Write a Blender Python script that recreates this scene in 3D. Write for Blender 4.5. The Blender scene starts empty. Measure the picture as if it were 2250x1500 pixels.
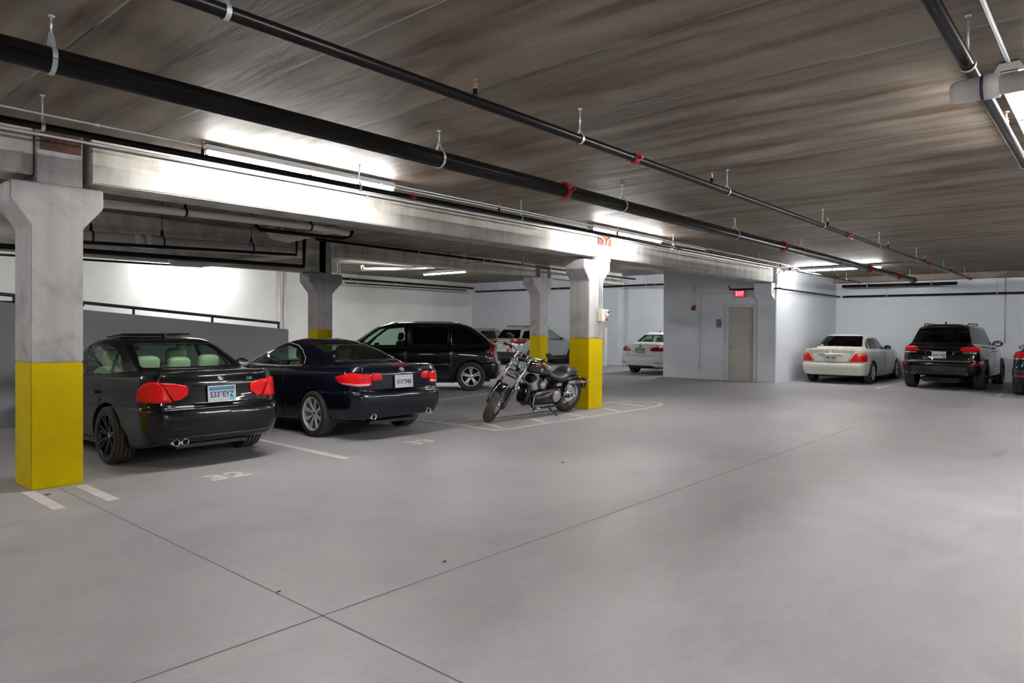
import bpy, bmesh, math, random
import numpy as np
from mathutils import Vector, Matrix, Euler
from mathutils.bvhtree import BVHTree
random.seed(7)
S = bpy.context.scene
# ------------------------------------------------------------------ camera
F, CX, H = 1528.0, 1125.0, 1.55
yaw, pitch, roll = math.radians(41.2), math.radians(-0.6), math.radians(0.37)
fw = np.array([math.cos(yaw)*math.cos(pitch), math.sin(yaw)*math.cos(pitch), math.sin(pitch)])
rt = np.array([math.sin(yaw), -math.cos(yaw), 0.0]); upv = np.cross(rt, fw)
rt2 = rt*math.cos(roll)+upv*math.sin(roll); up2 = upv*math.cos(roll)-rt*math.sin(roll)
CY = 738.3
cd = bpy.data.cameras.new('camera'); cam = bpy.data.objects.new('camera', cd)
S.collection.objects.link(cam); S.camera = cam
cam.matrix_world = Matrix(((rt2[0], up2[0], -fw[0], 0), (rt2[1], up2[1], -fw[1], 0), (rt2[2], up2[2], -fw[2], H), (0, 0, 0, 1)))
cd.sensor_width = 36.0; cd.sensor_fit = 'HORIZONTAL'; cd.lens = F/2250*36
cd.shift_y = -(750-CY)/2250; cd.clip_start = 0.05; cd.clip_end = 200
# ------------------------------------------------------------------ world, exposure, lamps' shared numbers
w = bpy.data.worlds.new('world'); S.world = w; w.use_nodes = True
w.node_tree.nodes['Background'].inputs[0].default_value = (0.6, 0.65, 0.75, 1)
w.node_tree.nodes['Background'].inputs[1].default_value = 0.02
S.view_settings.view_transform = 'Standard'; S.view_settings.look = 'None'
S.view_settings.gamma = 1.0; S.view_settings.use_curve_mapping = False
S.view_settings.exposure = 2.62
TUBE = 46.0                     # emission of the fluorescent tubes
TUBECOL = (1.0, 0.985, 0.965)
S.cycles.max_bounces = 8; S.cycles.diffuse_bounces = 4; S.cycles.glossy_bounces = 4
S.cycles.transparent_max_bounces = 24; S.cycles.transmission_bounces = 4
S.cycles.sample_clamp_indirect = 6.0; S.cycles.use_denoising = True
S.cycles.caustics_reflective = False; S.cycles.caustics_refractive = False

# where a pixel of the photograph meets a plane of the place
def ray(x, y): return fw + rt2*(x-CX)/F - up2*(y-CY)/F
def GZ(x, y, z=0.0):
    v = ray(x, y); return np.array([0, 0, H])+v*((z-H)/v[2])
def GX(x, y, X):
    v = ray(x, y); return np.array([0, 0, H])+v*(X/v[0])
def GY(x, y, Y):
    v = ray(x, y); return np.array([0, 0, H])+v*(Y/v[1])

# ------------------------------------------------------------------ materials
def new_mat(name):
    m = bpy.data.materials.new(name); m.use_nodes = True
    nt = m.node_tree; b = nt.nodes['Principled BSDF']; return m, nt, b
def N(nt, typ, **k):
    n = nt.nodes.new(typ)
    for a, v in k.items():
        if a.startswith('i_'): n.inputs[a[2:].replace('_', ' ')].default_value = v
        else: setattr(n, a, v)
    return n
def coords(nt, scale=(1, 1, 1), rot=(0, 0, 0), src='Object'):
    t = N(nt, 'ShaderNodeTexCoord'); mp = N(nt, 'ShaderNodeMapping')
    mp.inputs['Scale'].default_value = scale; mp.inputs['Rotation'].default_value = rot
    nt.links.new(t.outputs[src], mp.inputs['Vector']); return mp.outputs['Vector']
def ramp(nt, fac, stops):
    r = N(nt, 'ShaderNodeValToRGB'); e = r.color_ramp.elements
    while len(e) < len(stops): e.new(0.5)
    for el, (p, c) in zip(e, stops):
        el.position = p; el.color = tuple(c)+(1,) if len(c) == 3 else c
    nt.links.new(fac, r.inputs['Fac']); return r.outputs['Color']
def mixc(nt, fac, a, b, mode='MIX'):
    m = N(nt, 'ShaderNodeMix', data_type='RGBA', blend_type=mode)
    for s, v in ((m.inputs[0], fac), (m.inputs[6], a), (m.inputs[7], b)):
        if hasattr(v, 'is_output'): nt.links.new(v, s)
        elif isinstance(v, (int, float)): s.default_value = v
        else: s.default_value = tuple(v)+(1,) if len(v) == 3 else v
    return m.outputs[2]
def noise(nt, vec, scale=5, detail=4, rough=0.6, dist=0.0):
    n = N(nt, 'ShaderNodeTexNoise'); n.inputs['Scale'].default_value = scale; n.inputs['Detail'].default_value = detail
    n.inputs['Roughness'].default_value = rough; n.inputs['Distortion'].default_value = dist
    nt.links.new(vec, n.inputs['Vector']); return n.outputs['Fac']
def bump(nt, b, h, strength=0.2, dist=0.02):
    n = N(nt, 'ShaderNodeBump'); n.inputs['Strength'].default_value = strength; n.inputs['Distance'].default_value = dist
    nt.links.new(h, n.inputs['Height']); nt.links.new(n.outputs['Normal'], b.inputs['Normal'])
def plain(name, col, rough=0.5, metal=0.0, coat=0.0, var=0.0, spec=0.5):
    m, nt, b = new_mat(name)
    b.inputs['Roughness'].default_value = rough; b.inputs['Metallic'].default_value = metal
    b.inputs['Coat Weight'].default_value = coat; b.inputs['Coat Roughness'].default_value = 0.03
    b.inputs['Specular IOR Level'].default_value = spec
    if var > 0:
        f = noise(nt, coords(nt), 6, 5)
        c = ramp(nt, f, [(0.3, tuple(v*(1-var) for v in col)), (0.7, tuple(min(1, v*(1+var)) for v in col))])
        nt.links.new(c, b.inputs['Base Color'])
    else: b.inputs['Base Color'].default_value = tuple(col)+(1,)
    return m
def emit(name, col, strength):
    m, nt, b = new_mat(name); b.inputs['Base Color'].default_value = tuple(col)+(1,)
    b.inputs['Emission Color'].default_value = tuple(col)+(1,); b.inputs['Emission Strength'].default_value = strength
    return m
def glass(name, tint, ior=1.45, minrefl=0.0):
    m = bpy.data.materials.new(name); m.use_nodes = True; nt = m.node_tree; nt.nodes.clear()
    o = N(nt, 'ShaderNodeOutputMaterial'); mx = N(nt, 'ShaderNodeMixShader'); lw = N(nt, 'ShaderNodeLayerWeight'); lw.inputs[0].default_value = 0.5; pw = N(nt, 'ShaderNodeMath', operation='POWER'); pw.inputs[1].default_value = 4.0; fr = N(nt, 'ShaderNodeMath', operation='MULTIPLY_ADD'); fr.inputs[1].default_value = 0.75; fr.inputs[2].default_value = 0.035
    t = N(nt, 'ShaderNodeBsdfTransparent'); t.inputs[0].default_value = tuple(math.sqrt(q) for q in tint)+(1,)
    g = N(nt, 'ShaderNodeBsdfGlossy'); g.inputs['Roughness'].default_value = 0.02
    nt.links.new(lw.outputs['Facing'], pw.inputs[0]); nt.links.new(pw.outputs[0], fr.inputs[0])
    nt.links.new(fr.outputs[0], mx.inputs[0]); nt.links.new(t.outputs[0], mx.inputs[1]); nt.links.new(g.outputs[0], mx.inputs[2])
    nt.links.new(mx.outputs[0], o.inputs[0]); return m

def m_floor():
    m, nt, b = new_mat('polished_concrete_floor'); v = coords(nt)
    n1 = noise(nt, v, 0.35, 6, 0.62, 0.6); n2 = noise(nt, coords(nt, (1, 2.2, 1), (0, 0, 0.5)), 1.3, 5, 0.65, 1.2)
    n3 = noise(nt, v, 22, 3, 0.6)
    c = ramp(nt, n1, [(0.3, (0.275, 0.270, 0.274)), (0.5, (0.325, 0.320, 0.326)), (0.72, (0.365, 0.362, 0.368))])
    c = mixc(nt, 0.55, c, ramp(nt, n2, [(0.3, (0.80, 0.78, 0.79)), (0.5, (1, 0.99, 0.99)), (0.7, (1.1, 1.09, 1.08))]), 'MULTIPLY')
    c = mixc(nt, 0.4, c, ramp(nt, n3, [(0.35, (0.93, 0.93, 0.93)), (0.6, (1.04, 1.04, 1.04))]), 'MULTIPLY')
    # grey smudges
    n4 = noise(nt, coords(nt, (1, 1, 1), (0, 0, 1.1)), 0.9, 2, 0.5, 0.3)
    c = mixc(nt, ramp(nt, n4, [(0.62, (0, 0, 0)), (0.72, (0.35, 0.35, 0.35))]), c, (0.22, 0.215, 0.225))
    nt.links.new(c, b.inputs['Base Color'])
    r = ramp(nt, n2, [(0.3, (0.42, 0.42, 0.42)), (0.7, (0.6, 0.6, 0.6))]); nt.links.new(r, b.inputs['Roughness'])
    b.inputs['Specular IOR Level'].default_value = 0.35
    bump(nt, b, n3, 0.05, 0.004); return m
def m_ceil(name, joints_at=1.56, w_=1.18):
    m, nt, b = new_mat(name); v = coords(nt)
    big = noise(nt, coords(nt, (1.0, 0.22, 1)), 1.1, 5, 0.62, 0.4)
    st = noise(nt, coords(nt, (2.3, 0.30, 1)), 1.5, 5, 0.58, 0.45)
    fine = noise(nt, coords(nt, (16, 1.2, 1)), 1.6, 4, 0.6)
    patch = noise(nt, v, 1.6, 4, 0.6, 0.5)
    c = ramp(nt, st, [(0.28, (0.066, 0.040, 0.024)), (0.40, (0.140, 0.100, 0.070)), (0.53, (0.228, 0.188, 0.150)), (0.75, (0.310, 0.272, 0.232))])
    c = mixc(nt, 0.7, c, ramp(nt, big, [(0.32, (0.62, 0.56, 0.50)), (0.5, (0.95, 0.92, 0.89)), (0.7, (1.25, 1.24, 1.22))]), 'MULTIPLY')
    c = mixc(nt, 0.3, c, ramp(nt, fine, [(0.35, (0.82, 0.80, 0.78)), (0.6, (1.08, 1.08, 1.08))]), 'MULTIPLY')
    c = mixc(nt, 0.6, c, ramp(nt, patch, [(0.33, (0.75, 0.71, 0.66)), (0.55, (1, 1, 1)), (0.72, (1.15, 1.15, 1.15))]), 'MULTIPLY')
    # plank joints: distance to the nearest joint along x
    sx = N(nt, 'ShaderNodeSeparateXYZ'); nt.links.new(v, sx.inputs[0])
    def M(op, a, bb=None):
        n = N(nt, 'ShaderNodeMath', operation=op)
        for i, q in enumerate((a, bb)):
            if q is None: continue
            if hasattr(q, 'is_output'): nt.links.new(q, n.inputs[i])
            else: n.inputs[i].default_value = q
        return n.outputs[0]
    t = M('FRACT', M('DIVIDE', M('SUBTRACT', sx.outputs['X'], joints_at-10*w_), w_))
    d = M('MULTIPLY', M('MINIMUM', t, M('SUBTRACT', 1.0, t)), w_)
    line = M('LESS_THAN', d, 0.007)
    halo = M('MULTIPLY', M('LESS_THAN', t, 0.5), M('SUBTRACT', 1.0, M('MINIMUM', 1.0, M('DIVIDE', d, 0.20))))
    c = mixc(nt, M('MULTIPLY', halo, 0.45), c, (0.075, 0.055, 0.042))
    jn = noise(nt, coords(nt, (1, 0.7, 1)), 1.2, 2, 0.5)
    c = mixc(nt, line, c, ramp(nt, jn, [(0.45, (0.03, 0.025, 0.02)), (0.56, (0.36, 0.33, 0.29))]))
    nt.links.new(c, b.inputs['Base Color']); b.inputs['Roughness'].default_value = 0.62
    nt.links.new(ramp(nt, big, [(0.3, (0.50, 0.50, 0.50)), (0.7, (0.68, 0.68, 0.68))]), b.inputs['Roughness'])
    bump(nt, b, st, 0.35, 0.02); return m
def m_conc(name, col=(0.40, 0.385, 0.355), stain=0.5, drips=None, zstripe=False):
    m, nt, b = new_mat(name); v = coords(nt)
    n1 = noise(nt, v, 2.2, 6, 0.65, 0.5); n2 = noise(nt, coords(nt, (5, 5, 0.35)), 1.2, 5, 0.6); n3 = noise(nt, v, 40, 3)
    lo = tuple(q*0.62 for q in col); hi = tuple(q*1.22 for q in col)
    c = ramp(nt, n1, [(0.28, lo), (0.5, col), (0.75, hi)])
    c = mixc(nt, stain, c, ramp(nt, n2, [(0.35, (0.72, 0.70, 0.67)), (0.6, (1.08, 1.08, 1.08))]), 'MULTIPLY')
    if zstripe:
        n5 = noise(nt, coords(nt, (0.12, 0.12, 7)), 1.0, 2, 0.4)
        c = mixc(nt, 0.7, c, ramp(nt, n5, [(0.42, (0.66, 0.64, 0.60)), (0.55, (1.06, 1.06, 1.06))]), 'MULTIPLY')
    pit = N(nt, 'ShaderNodeTexVoronoi'); pit.inputs['Scale'].default_value = 9; nt.links.new(v, pit.inputs['Vector'])
    c = mixc(nt, ramp(nt, pit.outputs['Distance'], [(0.035, (0.8, 0.8, 0.8)), (0.06, (0, 0, 0))]), c, (0.10, 0.09, 0.08))
    if drips:
        sx = N(nt, 'ShaderNodeSeparateXYZ'); nt.links.new(v, sx.inputs[0])
        mr = N(nt, 'ShaderNodeMapRange'); mr.inputs['From Min'].default_value = drips[0]; mr.inputs['From Max'].default_value = drips[1]
        nt.links.new(sx.outputs['X'], mr.inputs['Value'])
        dn = noise(nt, coords(nt, (2.4, 0, 0.10)), 2.4, 3, 0.5)
        dm = N(nt, 'ShaderNodeMath', operation='MULTIPLY'); nt.links.new(mr.outputs[0], dm.inputs[0])
        nt.links.new(ramp(nt, dn, [(0.60, (0, 0, 0)), (0.66, (0.8, 0.8, 0.8))]), dm.inputs[1])
        c = mixc(nt, dm.outputs[0], c, (0.74, 0.73, 0.72))
    nt.links.new(c, b.inputs['Base Color']); b.inputs['Roughness'].default_value = 0.8
    bump(nt, b, n3, 0.12, 0.006); return m
def m_wall(name, col):
    m, nt, b = new_mat(name)
    n1 = noise(nt, coords(nt), 0.9, 5, 0.6); n2 = noise(nt, coords(nt), 60, 2)
    c = ramp(nt, n1, [(0.3, tuple(q*0.93 for q in col)), (0.7, tuple(q*1.05 for q in col))])
    nt.links.new(c, b.inputs['Base Color']); b.inputs['Roughness'].default_value = 0.55
    bump(nt, b, n2, 0.08, 0.004); return m
def m_yellow():
    m, nt, b = new_mat('yellow_safety_paint'); n1 = noise(nt, coords(nt), 3, 4)
    c = ramp(nt, n1, [(0.3, (0.52, 0.385, 0.0)), (0.7, (0.60, 0.45, 0.0))])
    nt.links.new(c, b.inputs['Base Color']); b.inputs['Roughness'].default_value = 0.5; b.inputs['Specular IOR Level'].default_value = 0.08
    bump(nt, b, noise(nt, coords(nt), 45, 3), 0.06, 0.004); return m
def m_rust():
    m, nt, b = new_mat('rusty_steel_plate'); n1 = noise(nt, coords(nt), 9, 5, 0.65, 1)
    nt.links.new(ramp(nt, n1, [(0.3, (0.012, 0.006, 0.004)), (0.5, (0.07, 0.02, 0.01)), (0.75, (0.16, 0.05, 0.02))]), b.inputs['Base Color'])
    b.inputs['Roughness'].default_value = 0.7; return m
def m_paintline():
    m, nt, b = new_mat('white_traffic_paint'); n1 = noise(nt, coords(nt), 5, 6, 0.7)
    nt.links.new(ramp(nt, n1, [(0.33, (0.36, 0.34, 0.33)), (0.46, (0.56, 0.53, 0.51))]), b.inputs['Base Color'])
    b.inputs['Roughness'].default_value = 0.6; return m
M = dict(floor=m_floor(), ceil=m_ceil('stained_plank_ceiling'), conc=m_conc('column_concrete', (0.40, 0.385, 0.385)),
         beam=m_conc('beam_concrete', (0.58, 0.56, 0.52), 0.5, None, True), beam2=m_conc('beam_concrete_limed', (0.56, 0.55, 0.53), 0.5, (15.0, 18.0), True),
         wall=m_wall('pale_wall_paint', (0.66, 0.70, 0.76)), wallw=m_wall('warm_white_wall_paint', (0.84, 0.86, 0.84)), ramp=m_wall('grey_ramp_paint', (0.29, 0.295, 0.32)),
         yellow=m_yellow(), rust=m_rust(), line=m_paintline(),
         blackpipe=plain('black_steel_pipe', (0.006, 0.005, 0.005), 0.30, 0.0, spec=0.22), redpaint=plain('red_coupling_paint', (0.30, 0.012, 0.012), 0.4),
         galv=plain('galvanised_steel', (0.62, 0.66, 0.68), 0.38, 0.75, var=0.1), pvc=plain('white_pvc', (0.76, 0.73, 0.71), 0.4, var=0.05),
         tube=emit('lit_fluorescent_tube', TUBECOL, TUBE), tube2=emit('bright_fluorescent_tube', TUBECOL, TUBE*1.35), housing=plain('white_enamel_housing', (0.75, 0.76, 0.77), 0.35),
         dark=plain('dark_void', (0.01, 0.01, 0.01), 0.9), brass=plain('brass', (0.6, 0.28, 0.16), 0.35, 0.9),
         purple=plain('purple_primer', (0.05, 0.02, 0.10), 0.5), door=plain('door_paint_beige', (0.50, 0.48, 0.455), 0.45, var=0.03),
         frame=plain('door_frame_paint', (0.62, 0.62, 0.61), 0.45), railm=plain('dark_grey_rail', (0.045, 0.045, 0.05), 0.45),
         redbox=plain('red_alarm_box', (0.20, 0.008, 0.01), 0.4), signgrey=plain('slate_sign', (0.12, 0.125, 0.17), 0.5), white=plain('white_plastic', (0.8, 0.8, 0.78), 0.4),
         cream=plain('cream_plastic', (0.72, 0.68, 0.56), 0.45), exitred=emit('exit_sign_face', (1.0, 0.02, 0.06), 0.22), exitw=emit('exit_letters', (1.0, 0.42, 0.46), 0.30),
         wood=plain('plywood', (0.35, 0.15, 0.05), 0.7, var=0.2), greywood=plain('grey_duct', (0.3, 0.3, 0.31), 0.6))

# ------------------------------------------------------------------ mesh helpers
class MB:
    """collects shapes, builds one mesh object"""
    def __init__(s): s.v = []; s.f = []; s.m = []; s.sm = []
    def add(s, vs, fs, mi=0, smooth=False):
        o = len(s.v); s.v += [tuple(map(float, p)) for p in vs]
        for f in fs: s.f.append(tuple(i+o for i in f)); s.m.append(mi); s.sm.append(smooth)
        return s
    def box(s, a, b, mi=0):
        (x0, y0, z0), (x1, y1, z1) = a, b
        vs = [(x, y, z) for z in (z0, z1) for y in (y0, y1) for x in (x0, x1)]
        return s.add(vs, [(0, 2, 3, 1), (4, 5, 7, 6), (0, 1, 5, 4), (2, 6, 7, 3), (0, 4, 6, 2), (1, 3, 7, 5)], mi)
    def obox(s, c, size, R=None, mi=0, smooth=False):
        hx, hy, hz = [q/2 for q in size]; R = R or Matrix.Identity(3); c = Vector(c)
        vs = [c+R @ Vector((x, y, z)) for z in (-hz, hz) for y in (-hy, hy) for x in (-hx, hx)]
        return s.add(vs, [(0, 2, 3, 1), (4, 5, 7, 6), (0, 1, 5, 4), (2, 6, 7, 3), (0, 4, 6, 2), (1, 3, 7, 5)], mi, smooth)
    def prism(s, poly, axis, a, b, mi=0):
        """poly in the two other axes (cyclic order kept), extruded along axis from a to b"""
        n = len(poly); vs = []
        for q in (a, b):
            for (u, v) in poly:
                vs.append((q, u, v) if axis == 0 else (u, q, v) if axis == 1 else (u, v, q))
        fs = [tuple(range(n)), tuple(range(2*n-1, n-1, -1))]+[(i, i+n, (i+1) % n+n, (i+1) % n) for i in range(n)]
        return s.add(vs, fs, mi)
    def tube(s, pts, r, n=12, mi=0, cap=True, closed=False):
        P = [Vector(p) for p in pts]; rs = r if isinstance(r, (list, tuple)) else [r]*len(P)
        vs = []; prev = None
        for i, p in enumerate(P):
            if closed: t = (P[(i+1) % len(P)]-P[i-1]).normalized()
            else: t = (P[min(i+1, len(P)-1)]-P[max(i-1, 0)]).normalized()
            if prev is None:
                a = Vector((0, 0, 1)) if abs(t.z) < 0.9 else Vector((1, 0, 0)); u = t.cross(a).normalized()
            else: u = (prev-t*prev.dot(t)).normalized()
            prev = u; v = t.cross(u)
            for k in range(n):
                an = 2*math.pi*k/n; vs.append(p+(u*math.cos(an)+v*math.sin(an))*rs[i])
        fs = []; L = len(P)
        for i in range(L if closed else L-1):
            j = (i+1) % L
            for k in range(n): fs.append((i*n+k, i*n+(k+1) % n, j*n+(k+1) % n, j*n+k))
        s.add(vs, fs, mi, True)
        if cap and not closed:
            o = len(s.v)-len(vs)
            s.f.append(tuple(o+k for k in range(n-1, -1, -1))); s.m.append(mi); s.sm.append(False)
            s.f.append(tuple(o+(L-1)*n+k for k in range(n))); s.m.append(mi); s.sm.append(False)
        return s
    def lathe(s, prof, c, axis, n=32, mi=0, smooth=True, closed=False):
        """prof: (radius, along) pairs about axis through c"""
        ax = Vector(axis).normalized(); a = Vector((0, 0, 1)) if abs(ax.z) < 0.9 else Vector((1, 0, 0))
        u = ax.cross(a).normalized(); v = ax.cross(u); c = Vector(c); vs = []
        for (r, h) in prof:
            for k in range(n):
                an = 2*math.pi*k/n; vs.append(c+ax*h+(u*math.cos(an)+v*math.sin(an))*r)
        fs = []; L = len(prof)
        for i in range(L if closed else L-1):
            j = (i+1) % L
            for k in range(n): fs.append((i*n+k, i*n+(k+1) % n, j*n+(k+1) % n, j*n+k))
        return s.add(vs, fs, mi, smooth)
    def ball(s, c, r, mi=0, n=12, sc=(1, 1, 1), R=None):
        prof = []; vs = []; c = Vector(c); R = R or Matrix.Identity(3)
        for i in range(n//2+1):
            th = math.pi*i/(n//2)
            for k in range(n):
                ph = 2*math.pi*k/n
                vs.append(c+R @ Vector((r*sc[0]*math.sin(th)*math.cos(ph), r*sc[1]*math.sin(th)*math.sin(ph), r*sc[2]*math.cos(th))))
        fs = [(i*n+k, (i+1)*n+k, (i+1)*n+(k+1) % n, i*n+(k+1) % n) for i in range(n//2) for k in range(n)]
        return s.add(vs, fs, mi, True)
    def rbox(s, c, size, R=None, mi=0, e=4.0, n=28, m=14):
        """a cushion-like box with fully rounded edges"""
        R = R or Matrix.Identity(3); c = Vector(c); vs = []; f_ = lambda v: math.copysign(abs(v)**(2/e), v)
        for i in range(m+1):
            th = -math.pi/2+math.pi*i/m
            for k in range(n):
                ph = 2*math.pi*k/n
                vs.append(c+R @ Vector((size[0]/2*f_(math.cos(th))*f_(math.cos(ph)), size[1]/2*f_(math.cos(th))*f_(math.sin(ph)), size[2]/2*f_(math.sin(th)))))
        return s.add(vs, [(i*n+k, i*n+(k+1) % n, (i+1)*n+(k+1) % n, (i+1)*n+k) for i in range(m) for k in range(n)], mi, True)
    def build(s, name, mats, parent=None, bevel=0.0, recalc=True, merge=False):
        me = bpy.data.meshes.new(name); me.from_pydata(s.v, [], s.f)
        mats = mats if isinstance(mats, (list, tuple)) else [mats]
        for q in mats: me.materials.append(M[q] if isinstance(q, str) else q)
        me.polygons.foreach_set('material_index', s.m); me.polygons.foreach_set('use_smooth', s.sm)
        bm = bmesh.new(); bm.from_mesh(me)
        if merge: bmesh.ops.remove_doubles(bm, verts=bm.verts, dist=1e-5)
        if bevel > 0:
            es = [e for e in bm.edges if len(e.link_faces) == 2 and e.calc_face_angle(0) > 0.6 and not (e.link_faces[0].smooth and e.link_faces[1].smooth)]
            bmesh.ops.bevel(bm, geom=es, offset=bevel, segments=2, affect='EDGES', clamp_overlap=True)
        if recalc: bmesh.ops.recalc_face_normals(bm, faces=bm.faces)
        bm.to_mesh(me); bm.free()
        o = bpy.data.objects.new(name, me); S.collection.objects.link(o)
        if parent is not None: o.parent = parent
        return o
def tag(o, label=None, cat=None, group=None, kind=None):
    if label: o['label'] = label
    if cat: o['category'] = cat
    if group: o['group'] = group
    if kind: o['kind'] = kind
    return o
def empty(name, loc=(0, 0, 0), rz=0.0, label=None, cat=None, group=None):
    e = bpy.data.objects.new(name, None); S.collection.objects.link(e); e.location = loc; e.rotation_euler = (0, 0, rz)
    e.empty_display_size = 0.1
    return tag(e, label, cat, group)
def tree_copy(o, parent=None):
    c = o.copy(); S.collection.objects.link(c); c.parent = parent
    if parent is not None: c.matrix_parent_inverse = o.matrix_parent_inverse.copy()
    for ch in list(o.children): tree_copy(ch, c)
    return c
def text_mesh(name, txt, size, mat, parent=None, extrude=0.002, align='CENTER', M4=None, sx=1.0, bold=0.0):
    cu = bpy.data.curves.new(name, 'FONT'); cu.body = txt; cu.size = size; cu.extrude = extrude; cu.align_x = align; cu.align_y = 'CENTER'
    cu.resolution_u = 3; cu.offset = bold
    t = bpy.data.objects.new(name+'_tmp', cu); S.collection.objects.link(t)
    dg = bpy.context.evaluated_depsgraph_get(); me = bpy.data.meshes.new_from_object(t.evaluated_get(dg))
    bpy.data.objects.remove(t); me.name = name; me.materials.clear(); me.materials.append(M[mat] if isinstance(mat, str) else mat)
    T = (M4 or Matrix.Identity(4)) @ Matrix.Diagonal((sx, 1, 1, 1)); me.transform(T)
    o = bpy.data.objects.new(name, me); S.collection.objects.link(o)
    if parent is not None: o.parent = parent
    return o

# ------------------------------------------------------------------ the setting
def struct(name, mb, mat, bevel=0): return tag(mb.build(name, mat, bevel=bevel), kind='structure')
XB, YL, XF, YR = 26.3, 25.4, -9.0, -9.5       # back wall, left wall, wall behind the camera, right wall
ZC, ZC2 = 3.42, 3.90
struct('floor', MB().box((XF-.3, YR-.3, -0.25), (XB+.3, YL+.3, 0)), 'floor')
struct('ceiling', MB().box((XF, YR, ZC), (XB, 8.22, ZC+.6)), 'ceil')
struct('ceiling_rear', MB().box((XF, 8.22, ZC2), (XB, YL, ZC2+.12)), 'ceil')
struct('wall_back', MB().box((XB, YR-.3, 0), (XB+.3, YL+.3, 4.1)), 'wall')
struct('wall_left', MB().box((XF-.3, YL, 0), (XB, YL+.3, 4.1)), 'wallw')
struct('wall_front', MB().box((XF-.3, YR, 0), (XF, YL, 4.1)), 'wall')
struct('wall_right', MB().box((XF-.3, YR-.3, 0), (XB, YR, 4.1)), 'wall')
struct('trim_1', MB().box((XB-.45, 16.5, 0), (XB, YL, ZC2)), 'wall')       # thicker stretch of the back wall
struct('trim_2', MB().box((XB-.35, YR, 3.235), (XB, 7.65, ZC)), 'ceil')    # ledge under the planks
# stair block with the exit door
XD, YS, YE = 20.6, 7.66, 11.38
dY0, dY1, dZ = 8.30, 9.20, 2.30
mb = MB(); t = 0.2
mb.box((XD, YS, 0), (XD+t, dY0, ZC)).box((XD, dY1, 0), (XD+t, YE, ZC2)).box((XD, dY0, dZ), (XD+t, dY1, ZC))
mb.box((XD, 8.22, ZC), (XD+t, dY1, ZC2))
mb.box((XD+t, YE-t, 0), (XB, YE, ZC2))
struct('wall_stair', mb, 'wall')
struct('wall_stair_side', MB().box((XD+t, YS, 0), (XB, YS+.2, ZC)), 'wall')
# corner pilaster with a corbel facing the aisle
mb = MB(); mb.prism([(XD, 2.42), (XD-.30, 2.62), (XD-.30, 2.95), (XD, 2.95)], 1, 7.70, 8.22)
struct('trim_3', mb, 'wall')
struct('trim_4', MB().box((XD-.03, 7.67, 0), (XD, 8.22, 2.6)), 'wall')
mb = MB(); e = 0.10
mb.box((XD-.025, dY0-e*.55, 0), (XD+.16, dY0+e*.45, dZ+.05)).box((XD-.025, dY1-e*.45, 0), (XD+.16, dY1+e*.55, dZ+.05)).box((XD-.025, dY0+e*.45, dZ-.05), (XD+.16, dY1-e*.45, dZ+.05))
fr = struct('door_1', mb, 'frame', 0.004)
dl = MB().box((XD+.05, dY0+.05, .02), (XD+.095, dY1-.05, dZ-.055)).build('door_leaf', 'door', fr)
mb = MB().box((XD+.01, dY0+.05, .0), (XD+.15, dY1-.05, .02)); mb.build('threshold', 'frame', fr)
mb = MB(); hp = (XD+.05, dY1-.13, 1.02)
mb.lathe([(0, 0), (.032, 0), (.032, -.012), (.012, -.014), (.012, -.05), (0, -.05)], hp, (1, 0, 0), 16)
mb.tube([(hp[0]-.045, hp[1], hp[2]), (hp[0]-.048, hp[1]-.06, hp[2]), (hp[0]-.045, hp[1]-.13, hp[2]-.004)], .010, 8)
mb.build('door_handle', 'galv', dl)
# parapet wall of the ramp behind the first two cars
YW = 12.7
def zr(x): return 1.51+(7.63-x)*(1.91-1.51)/(7.63-2.80)
mb = MB(); mb.prism([(XF, 0), (7.63, 0), (7.63, zr(7.63)), (XF, zr(-3.0)+.4), ], 1, YW, YW+.2)
mb2 = MB().prism([(XF, 0), (7.63, 0), (7.63, zr(7.63)), (-3.0, zr(-3.0)), (XF, zr(-3))], 1, YW, YW+.2)
struct('wall_ramp', mb2, 'ramp', 0.01)
r = empty('ramp_guard_rail', (0, 0, 0), 0, 'dark steel guard rail along the sloping top of grey ramp wall', 'railing')
MB().tube([(-3.0, YW+.1, zr(-3.0)+.13), (7.48, YW+.1, zr(7.48)+.115)], .028, 10).build('top_rail', 'railm', r)
for x in (-2.6, -1.2, .2, 1.6, 3.0, 4.72, 6.10, 7.46):
    MB().tube([(x, YW+.1, zr(x)-.01), (x, YW+.1, zr(x)+.12)], .022, 8).build('rail_post', 'railm', r)
MB().box((2.6, YW+.06, zr(3.5)+.02), (3.95, YW+.12, zr(3.5)+.075)).build('rail_joint_cover', 'dark', r)

# ------------------------------------------------------------------ beams and columns
YB0, YB1, ZB = 7.74, 8.22, 2.975
def beam(x0, x1, y0, y1, z0, z1, mat, label):
    o = MB().box((x0, y0, z0), (x1, y1, z1)).build('concrete_beam', mat, bevel=0.012)
    return tag(o, label, 'beam', None)
beam(XF, 1.97, YB0, YB1, ZB, ZC, 'beam', 'precast concrete beam running out of the left edge of the frame')
beam(2.46, 11.32, YB0, YB1, ZB, ZC, 'beam', 'long pale concrete beam between the front left and middle yellow columns')
beam(11.86, XD, YB0, YB1, ZB, ZC, 'beam2', 'concrete beam with white lime drips ending at the stair block corner')
Y2a, Y2b = 15.75, 16.2
beam(XF, 10.55, Y2a, Y2b, 2.98, ZC2, 'beam', 'deep dark concrete beam above the ramp, left of the dark rear column')
beam(10.95, 19.25, Y2a, Y2b, 3.44, ZC2, 'beam', 'rear concrete beam between dark rear column and the column by the silver car')
beam(20.1, 25.0, Y2a, Y2b, 3.42, ZC2, 'beam', 'short rear concrete beam behind the middle yellow column')
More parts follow.
